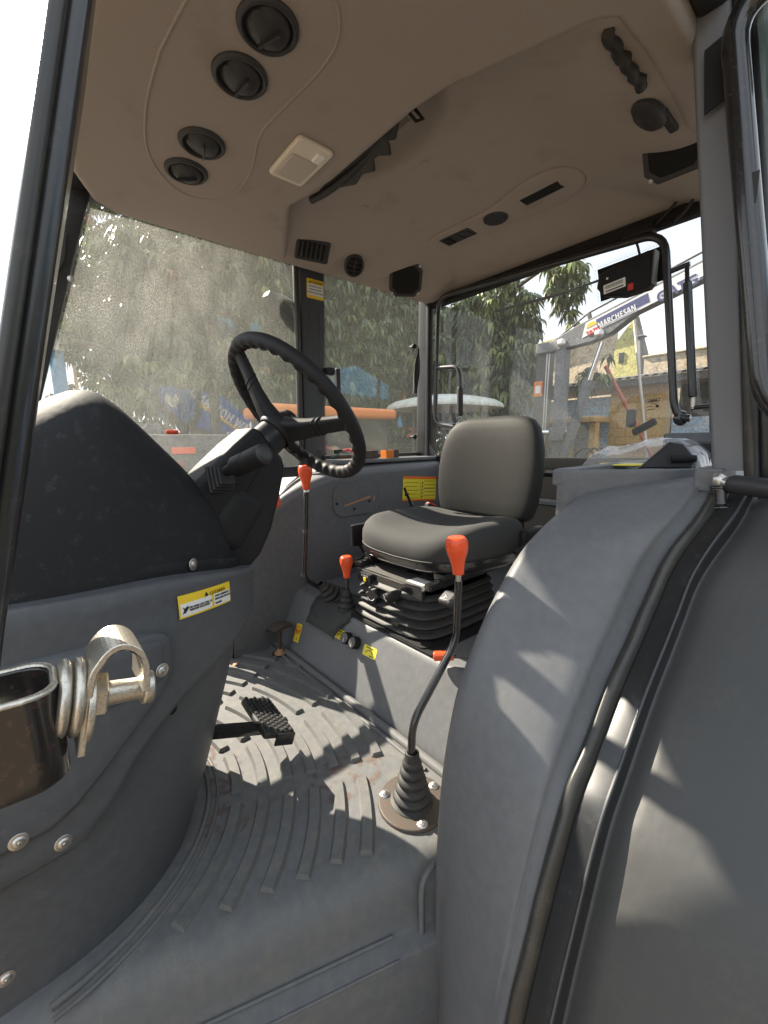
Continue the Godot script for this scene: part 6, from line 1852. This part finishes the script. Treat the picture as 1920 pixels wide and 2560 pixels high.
func build_crane() -> void:
	var o := thing("loader_crane", "grey and white farm loader crane with lettered boom behind the rear window", "crane")
	part(o, "mast", B.new().rbox(v3(6.5, 0.6, -3.35), v3(0.16, 3.35, 0.17), 0.015), m.crane_grey)
	part(o, "guide_mast", B.new().rbox(Vector3.ZERO, v3(0.2, 3.3, 0.21), 0.015), m.crane_dark, Transform3D(Basis(Vector3(1, 0, 0), 0.035), v3(6.6, 0.72, -3.74)))
	for z in [-3.60, -3.56]:
		part(o, "guide_rod", B.new().tube([v3(6.48, -0.6, z - 0.06), v3(6.48, 2.3, z)], 0.012, 8), m.steel)
	part(o, "mast_head", B.new().rbox(v3(6.5, 2.28, -3.55), v3(0.2, 0.16, 0.42), 0.02), m.crane_grey)
	part(o, "warning_plate", B.new().rbox(v3(6.49, 1.67, -3.74), v3(0.012, 0.24, 0.15), 0.003), m.orange_paint)
	part(o, "warning_field", B.new().rbox(v3(6.482, 1.66, -3.74), v3(0.008, 0.12, 0.09), 0.002), m.label_white)
	# boom rising towards the right
	var d := Vector3(0, 0.285, 1).normalized()
	var bf := fr(v3(6.41, 2.30, -3.40), Vector3(-1, 0, 0), Vector3(0, d.z, -d.y))
	part(o, "boom", B.new().prism([Vector2(-0.10, -0.06), Vector2(-0.06, 0.09), Vector2(0.35, 0.12), Vector2(3.6, 0.12), Vector2(3.6, -0.11), Vector2(1.1, -0.11), Vector2(0.75, -0.21), Vector2(0.45, -0.20), Vector2(0.0, -0.10)], -0.16, 0.0, 0.012), m.crane_grey, bf)
	part(o, "boom_band", B.new().prism([Vector2(0.36, -0.095), Vector2(0.46, 0.085), Vector2(3.5, 0.085), Vector2(3.5, -0.095)], 0.0, 0.004), m.crane_white, bf)
	part(o, "name_band", B.new().prism([Vector2(0.60, -0.06), Vector2(0.60, 0.06), Vector2(1.27, 0.06), Vector2(1.27, -0.06)], 0.004, 0.007), m.ink_navy, bf)
	lettering(o, "MARCHESAN", 0.075, m.crane_white, bf * Transform3D(Basis(), v3(0.86, -0.038, 0.008)), bold, 0.006, HORIZONTAL_ALIGNMENT_CENTER, 0.8)
	lettering(o, "TATU", 0.065, m.ink_red, bf * Transform3D(Basis(), v3(0.53, -0.075, 0.008)), bold, 0.006, HORIZONTAL_ALIGNMENT_CENTER, 0.9)
	var shell := []
	for k in 12:
		var a := PI * k / 11
		shell.append(Vector2(cos(a) * 0.075, sin(a) * 0.06))
	part(o, "emblem", B.new().prism(shell, 0.004, 0.008), m.stripe_yellow, bf * Transform3D(Basis(), v3(0.53, 0.005, 0)))
	lettering(o, "GATG-HR", 0.125, m.ink_navy, bf * Transform3D(Basis(), v3(1.72, -0.066, 0.006)), bold, 0.006)
	for x in [0.06, 0.60]:
		part(o, "pivot_bolt", B.new().lathe([[0.0, 0.03], [0.04, 0.028], [0.045, 0.012], [0.065, 0.010], [0.068, 0.0]], 18), m.steel, bf * Transform3D(Basis(Vector3(1, 0, 0), PI / 2), v3(x, -0.02 if x < 0.1 else -0.15, 0.0)))
	for q in [[0.5, 0.9], [1.15, 1.5], [2.0, 2.6]]:
		part(o, "boom_stay", B.new().rbox(v3(q[0], 0.17, -0.08), v3(0.05, 0.12, 0.05), 0.008), m.crane_dark, bf)
	part(o, "boom_pipe", B.new().tube([v3(-0.05, 0.10, -0.08), v3(0.5, 0.235, -0.08), v3(3.5, 0.235, -0.08)], 0.014, 8), m.crane_dark, bf)
	part(o, "lift_cylinder", B.new().tube([v3(6.42, 0.42, -3.27), v3(6.42, 1.62, -2.915)], 0.075, 16), m.crane_grey)
	part(o, "cylinder_cap", B.new().tube([v3(6.42, 1.60, -2.92), v3(6.42, 1.70, -2.89)], 0.088, 16), m.crane_grey)
	part(o, "piston_rod", B.new().tube([v3(6.42, 1.62, -2.915), v3(6.42, 2.2, -2.74)], 0.036, 14), m.chrome)
	part(o, "cross_tube", B.new().tube([v3(6.40, 0.98, -4.0), v3(6.40, 0.95, -3.2)], 0.045, 14), m.chrome)
	part(o, "slide_block", B.new().rbox(v3(6.45, 0.93, -3.33), v3(0.24, 0.2, 0.24), 0.02), m.crane_grey)
	part(o, "base_frame", B.new().rbox(v3(6.6, -0.55, -3.4), v3(1.0, 0.9, 1.8), 0.05), m.crane_dark)
	for k in 3:
		part(o, "hose", B.new().tube(smooth([v3(6.3, 0.35, -3.05 + 0.1 * k), v3(6.25, 0.62, -2.95 + 0.16 * k), v3(6.25, 0.70, -2.75 + 0.1 * k), v3(6.3, 0.35, -2.6 + 0.08 * k)], 5), 0.016, 7), m.rubber)

func block_wall(o: Node3D, base: Transform3D, wide: float, high: float, material: Material, bl := Vector3(0.40, 0.195, 0.14)) -> void:
	# blocks laid in half bond over a recessed bed of mortar; local x along the wall, y up, z towards the viewer
	part(o, "mortar_bed", B.new().rbox(v3(wide / 2, high / 2, -bl.z / 2 - 0.012), v3(wide, high, bl.z), 0.004), m.mortar, base)
	var whole := B.new().rbox(Vector3.ZERO, v3(bl.x - 0.012, bl.y - 0.012, bl.z), 0.008).mesh()
	var half := B.new().rbox(Vector3.ZERO, v3(bl.x / 2 - 0.012, bl.y - 0.012, bl.z), 0.008).mesh()
	for r in int(high / bl.y):
		var x := 0.0
		var first := r % 2 == 1
		while x < wide - 0.1:
			var w := bl.x / 2 if first or wide - x < bl.x - 0.01 else bl.x
			part(o, "block", half if w < bl.x else whole, material, base * Transform3D(Basis(), v3(x + w / 2, (r + 0.5) * bl.y, -bl.z / 2 + rng.randf_range(-0.003, 0.003))))
			x += w
			first = false

func wave_sheet(length: float, depth: float, drop: float) -> B:      # corrugated sheet, ridges along local z
	var rows := []
	for i in 2:
		for k in 2:
			pass
	for q in [[0.0, 0.0], [1.0, drop]]:
		var row := []
		for k in int(length / 0.022) + 1:
			var x := k * 0.022
			row.append(v3(x, q[1] + 0.028 * sin(x * TAU / 0.18), -depth * q[0]))
		rows.append(row)
	return B.new().grid(rows)

func build_houses() -> void:
	var face := Basis(Vector3(0, 0, 1), Vector3(0, 1, 0), Vector3(-1, 0, 0))      # walls that face the tractor's rear window
	var o := thing("block_wall", "bright orange painted block wall under the shed roof", "wall")
	block_wall(o, Transform3D(face, v3(11.0, YARD, -4.42)), 1.30, 3.15, m.block_orange)
	o = thing("block_wall", "pale blue painted block wall right of the orange wall", "wall")
	block_wall(o, Transform3D(face, v3(11.02, YARD, -3.10)), 1.30, 2.34, m.block_blue)
	o = thing("block_wall", "stained pale blue block wall behind the crane mast", "wall")
	block_wall(o, Transform3D(face, v3(11.02, YARD, -7.2)), 2.76, 2.93, m.block_blue)
	o = thing("shed_roof", "weathered corrugated roof with dark eaves over the block walls", "roof")
	part(o, "sheet", wave_sheet(6.2, 2.5, 0.35), m.roof_sheet, Transform3D(face, v3(10.65, 2.22, -7.2)))
	part(o, "fascia", B.new().rbox(v3(10.75, 2.12, -4.2), v3(0.06, 0.16, 6.0), 0.01), m.roof_sheet)
	part(o, "soffit", B.new().rbox(v3(12.0, 2.16, -4.2), v3(2.4, 0.04, 6.0), 0.01), m.roof_sheet)
	part(o, "back_wall", B.new().rbox(v3(12.6, 0.6, -2.6), v3(0.1, 3.1, 1.6), 0.01), m.block_grey)
	o = thing("yellow_ledge", "mossy yellow concrete ledge on short piers by the crane", "ledge")
	part(o, "slab", B.new().rbox(v3(10.5, 1.32, -5.1), v3(0.9, 0.14, 1.5), 0.02), m.block_orange)
	for z in [-5.7, -5.05, -4.45]:
		part(o, "pier", B.new().rbox(v3(10.3, 0.1, z), v3(0.22, 2.3, 0.16), 0.02), m.block_orange)
	o = thing("far_building", "tall mildewed lime-yellow gabled building behind the shed", "building")
	part(o, "gable_wall", B.new().prism([Vector2(-6.39, -1.0), Vector2(-6.39, 4.15), Vector2(-5.83, 4.85), Vector2(-5.27, 2.95), Vector2(-5.27, -1.0)], 0.0, 0.2, 0.01), m.stucco_lime, Transform3D(face, v3(16.2, 0, 0)))
	part(o, "side_wall", B.new().prism([Vector2(-9.6, -1.0), Vector2(-9.6, 4.45), Vector2(-6.40, 4.75), Vector2(-6.40, -1.0)], 0.0, 0.2, 0.01), m.stucco_beige, Transform3D(face, v3(16.25, 0, 0)))
	part(o, "roof_edge", B.new().prism([Vector2(-9.8, 4.45), Vector2(-9.8, 4.58), Vector2(-6.38, 4.90), Vector2(-6.38, 4.76)], 0.0, 0.5, 0.01), m.stucco_lime, Transform3D(face, v3(16.3, 0, 0)))
	part(o, "roof_slope", B.new().prism([Vector2(-5.85, 4.85), Vector2(-5.78, 4.92), Vector2(-5.20, 2.95), Vector2(-5.27, 2.93)], 0.0, 0.35, 0.01), m.roof_sheet, Transform3D(face, v3(16.3, 0, 0)))
	part(o, "window", B.new().rbox(v3(15.99, 3.62, -6.15), v3(0.03, 0.34, 0.16), 0.005), m.window_dark)
	part(o, "chimney_pipe", B.new().tube([v3(15.9, 2.9, -5.42), v3(15.9, 4.15, -5.55)], 0.09, 12), m.plate_metal)
	part(o, "chimney_cap", B.new().lathe([[0.0, 0.10], [0.18, 0.02], [0.19, 0.0], [0.08, 0.0]], 14), m.plate_metal, Transform3D(Basis(), v3(15.9, 4.16, -5.55)))
	o = thing("far_building", "long low beige parapet building on the right of the rear view", "building")
	part(o, "parapet", B.new().rbox(v3(14.0, 1.1, -3.2), v3(0.3, 4.1, 3.0), 0.02), m.stucco_beige)
	part(o, "coping", B.new().rbox(v3(14.0, 3.17, -3.2), v3(0.4, 0.06, 3.1), 0.02), m.stucco_beige)
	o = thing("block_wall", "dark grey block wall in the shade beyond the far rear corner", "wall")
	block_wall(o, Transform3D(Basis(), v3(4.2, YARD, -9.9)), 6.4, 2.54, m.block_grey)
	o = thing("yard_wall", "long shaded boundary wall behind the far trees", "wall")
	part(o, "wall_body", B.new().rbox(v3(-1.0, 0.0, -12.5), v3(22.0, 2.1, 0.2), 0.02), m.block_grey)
	solo("leaning_pole", B.new().tube([v3(8.0, 2.12, -3.33), v3(8.0, -0.4, -1.97)], 0.035, 8), m.pole_red, "reddish pole leaning in front of the orange wall", "pole")
	solo("thin_pole", B.new().tube([v3(8.0, 2.95, -2.94), v3(8.0, YARD, -2.30)], 0.022, 8), m.pole_white, "thin pale pole standing right of the leaning red pole", "pole")
	solo("far_shrub", leaf_cluster(30), m.stucco_lime, "tiny green shoot on top of the far parapet", "shrub", "", Transform3D(Basis.from_scale(Vector3.ONE * 1.6), v3(14.0, 3.25, -3.5)))
	o = thing("junk_pile", "heap of reddish farm implement parts below the crane", "scrap")
	for k in 14:
		var p := v3(7.4 + rng.randf_range(-0.4, 0.4), 0.25 + rng.randf_range(-0.25, 0.25), -3.3 + rng.randf_range(-0.9, 1.3))
		part(o, "scrap_bar", B.new().tube([p, p + v3(rng.randf_range(-0.3, 0.3), rng.randf_range(-0.05, 0.05), rng.randf_range(0.3, 0.8))], 0.035, 7), m.pole_red if k % 2 == 0 else m.orange_paint)
	part(o, "scrap_bed", B.new().rbox(v3(7.6, -0.5, -3.0), v3(1.4, 1.0, 3.2), 0.05), m.block_grey)

func wheel(o: Node3D, at: Vector3, r: float, w: float) -> void:
	var tyre := part(o, "wheel", B.new().lathe([[r * 0.55, -w * 0.4], [r * 0.62, -w / 2], [r * 0.9, -w / 2], [r, -w * 0.35], [r, w * 0.35], [r * 0.9, w / 2], [r * 0.62, w / 2], [r * 0.55, w * 0.4]], 32), m.tyre, Transform3D(Basis(Vector3(1, 0, 0), PI / 2), at))
	part(tyre, "rim", B.new().lathe([[0.0, -w * 0.2], [r * 0.2, -w * 0.2], [r * 0.3, -w * 0.1], [r * 0.56, -w * 0.38], [r * 0.56, w * 0.38], [r * 0.3, w * 0.1], [0.0, w * 0.1]], 24), m.crane_white)

func build_machines() -> void:
	# small tractor with a white sunshade
	var o := thing("sunshade_tractor", "small tractor under a domed white sunshade beyond the far rear corner", "tractor")
	var rows := []
	for q in [[1.0, 1.30], [1.01, 1.325], [0.98, 1.36], [0.86, 1.415], [0.6, 1.46], [0.3, 1.485], [0.02, 1.49]]:
		var row := oval_ring(4.62, -4.1, 0.74 * q[0], 0.70 * q[0], q[1], 0.6, 32)
		rows.append(row)
	part(o, "canopy", B.new().grid(rows, true), m.canopy_white, Transform3D(Basis(), Vector3.ZERO))
	part(o, "canopy_lining", B.new().fan(oval_ring(4.62, -4.1, 0.70, 0.66, 1.312, 0.6, 32)), m.canopy_white)
	for q in [v3(4.3, 0, -3.75), v3(4.3, 0, -4.45), v3(4.95, 0, -3.75), v3(4.95, 0, -4.45)]:
		part(o, "post", B.new().tube([v3(q.x, 0.0, q.z), v3(q.x + 0.05, 1.32, q.z)], 0.022, 8), m.plate_metal)
	part(o, "hood", B.new().rbox(v3(5.6, 0.15, -4.1), v3(1.3, 0.55, 0.5), 0.06, 2), m.crane_dark)
	part(o, "deck", B.new().rbox(v3(4.6, -0.15, -4.1), v3(1.2, 0.3, 0.9), 0.04, 2), m.crane_dark)
	part(o, "seat", B.new().rbox(v3(4.4, 0.25, -4.1), v3(0.4, 0.4, 0.42), 0.06, 2), m.black_plastic)
	wheel(o, v3(4.3, -0.45, -3.5), 0.6, 0.3)
	wheel(o, v3(4.3, -0.45, -4.7), 0.6, 0.3)
	wheel(o, v3(5.9, -0.65, -3.7), 0.4, 0.22)
	wheel(o, v3(5.9, -0.65, -4.5), 0.4, 0.22)
	# grey trailer
	o = thing("farm_trailer", "grey steel farm trailer parked beyond the dusty far window", "trailer")
	for k in 3:
		part(o, "side_board", B.new().rbox(v3(0.1, 0.52 + 0.17 * k, -4.0), v3(2.76, 0.16, 0.03), 0.008), m.trailer_grey)
		part(o, "side_board", B.new().rbox(v3(-0.2, 0.70 + 0.17 * k, -5.6), v3(2.9, 0.16, 0.03), 0.008), m.trailer_grey)
		part(o, "end_board", B.new().rbox(v3(1.46, 0.52 + 0.17 * k, -4.8), v3(0.03, 0.16, 1.6), 0.008), m.trailer_grey)
	for x in [-1.25, 0.1, 1.47]:
		part(o, "stake", B.new().rbox(v3(x, 0.68, -3.97), v3(0.05, 0.56, 0.04), 0.006), m.trailer_grey)
	part(o, "bed", B.new().rbox(v3(0.1, 0.36, -4.8), v3(2.8, 0.12, 1.7), 0.02), m.trailer_grey)
	wheel(o, v3(-0.4, -0.55, -3.9), 0.5, 0.25)
	wheel(o, v3(0.7, -0.55, -3.9), 0.5, 0.25)
	part(o, "tail_lamp", B.new().rbox(v3(1.05, 0.80, -3.975), v3(0.2, 0.06, 0.02), 0.008), m.knob_orange)
	# orange tractor seen as a strip of bonnet
	o = thing("orange_tractor", "orange tractor bonnet with pale headlamp beside the trailer", "tractor")
	part(o, "bonnet", B.new().rbox(v3(2.75, 1.19, -4.35), v3(1.7, 0.13, 0.75), 0.05, 3), m.orange_paint)
	part(o, "grille", B.new().rbox(v3(2.75, 0.82, -4.35), v3(1.5, 0.62, 0.6), 0.03), m.black_plastic)
	part(o, "headlamp", B.new().rbox(v3(2.55, 1.08, -4.03), v3(0.22, 0.10, 0.03), 0.01), m.label_white)
	wheel(o, v3(3.3, -0.5, -3.9), 0.55, 0.3)
	wheel(o, v3(2.2, -0.5, -3.9), 0.55, 0.3)
	# blue post and board
	o = thing("blue_post", "light blue wooden post with a pale board on top", "post")
	part(o, "timber", B.new().rbox(v3(0.46, 0.55, -7.6), v3(0.17, 3.3, 0.12), 0.01), m.machine_sky)
	part(o, "board", B.new().rbox(v3(0.30, 2.33, -7.52), v3(0.62, 0.28, 0.03), 0.006), m.canopy_white)
	part(o, "batten", B.new().rbox(v3(0.64, 0.7, -7.5), v3(0.04, 2.6, 0.03), 0.006), m.wood_bare)
	# the blue harvester that stands behind the viewer and shows mirrored in the far glass
	o = thing("blue_harvester", "blue harvester with yellow stripe behind the viewer, mirrored in the far window", "harvester")
	var rev := Basis(Vector3(-1, 0, 0), Vector3(0, 1, 0), Vector3(0, 0, -1))
	part(o, "body", B.new().prism([Vector2(-3.1, -0.5), Vector2(-3.1, 0.55), Vector2(-2.5, 0.72), Vector2(-1.0, 0.80), Vector2(-0.6, -0.5)], 0.0, 1.1, 0.05), m.crane_dark, Transform3D(rev, v3(0, -0.3, 3.3)))
	part(o, "side_panel", B.new().prism([Vector2(-2.46, 0.70), Vector2(-2.48, 1.02), Vector2(-1.95, 1.46), Vector2(-1.27, 1.52), Vector2(-1.24, 1.18), Vector2(-1.8, 0.98)], 0.0, 0.9, 0.03), m.machine_blue, Transform3D(rev, v3(0, -0.42, 2.95)))
	var hf := fr(v3(2.10, 0.74, 2.045), Vector3(0, 0, -1), Vector3(0.55, 0.83, 0))
	lettering(o, "NEW HOLLAND", 0.115, m.crane_white, hf * Transform3D(Basis(), v3(0.15, -0.015, 0.0)), bold, 0.01, HORIZONTAL_ALIGNMENT_CENTER, 0.8)
	part(o, "stripe", B.new().rbox(v3(0.0, -0.085, 0.0), v3(1.0, 0.03, 0.012), 0.004), m.stripe_yellow, hf)
	for k in 2:
		part(o, "leaf_emblem", B.new().prism([Vector2(0, -0.09), Vector2(0.055, 0.0), Vector2(0.03, 0.09), Vector2(-0.02, 0.04)], 0.0, 0.01), m.crane_white, fr(v3(1.42 - 0.07 * k, 0.94, 2.045), Vector3(0, 0, -1), Vector3(0.3 - 0.6 * k, 1, 0)))
	part(o, "hopper", B.new().prism([Vector2(-2.2, 2.2), Vector2(-2.0, 2.95), Vector2(-1.4, 2.95), Vector2(-1.3, 2.75)], 0.0, 1.2, 0.04), m.machine_sky, Transform3D(Basis(Vector3(-1, 0, 0), Vector3(0, 1, 0), Vector3(0, 0, -1)), v3(0, -0.42, 3.3)))
	part(o, "hopper_brace", B.new().rbox(v3(2.6, 2.3, 2.5), v3(0.14, 1.2, 0.1), 0.02), m.machine_sky, Transform3D())
	part(o, "cab_block", B.new().rbox(v3(1.4, 1.9, 2.9), v3(1.2, 0.8, 0.9), 0.05), m.crane_dark)
	part(o, "chute", B.new().prism([Vector2(-4.9, 1.75), Vector2(-4.2, 2.0), Vector2(-3.7, 1.85), Vector2(-3.7, 1.55), Vector2(-4.9, 1.5)], 0.0, 0.6, 0.03), m.machine_sky, Transform3D(Basis(Vector3(-1, 0, 0), Vector3(0, 1, 0), Vector3(0, 0, -1)), v3(0, -0.35, 2.8)))
	wheel(o, v3(1.0, -0.35, 2.1), 0.7, 0.5)
	wheel(o, v3(2.9, -0.45, 2.1), 0.6, 0.4)
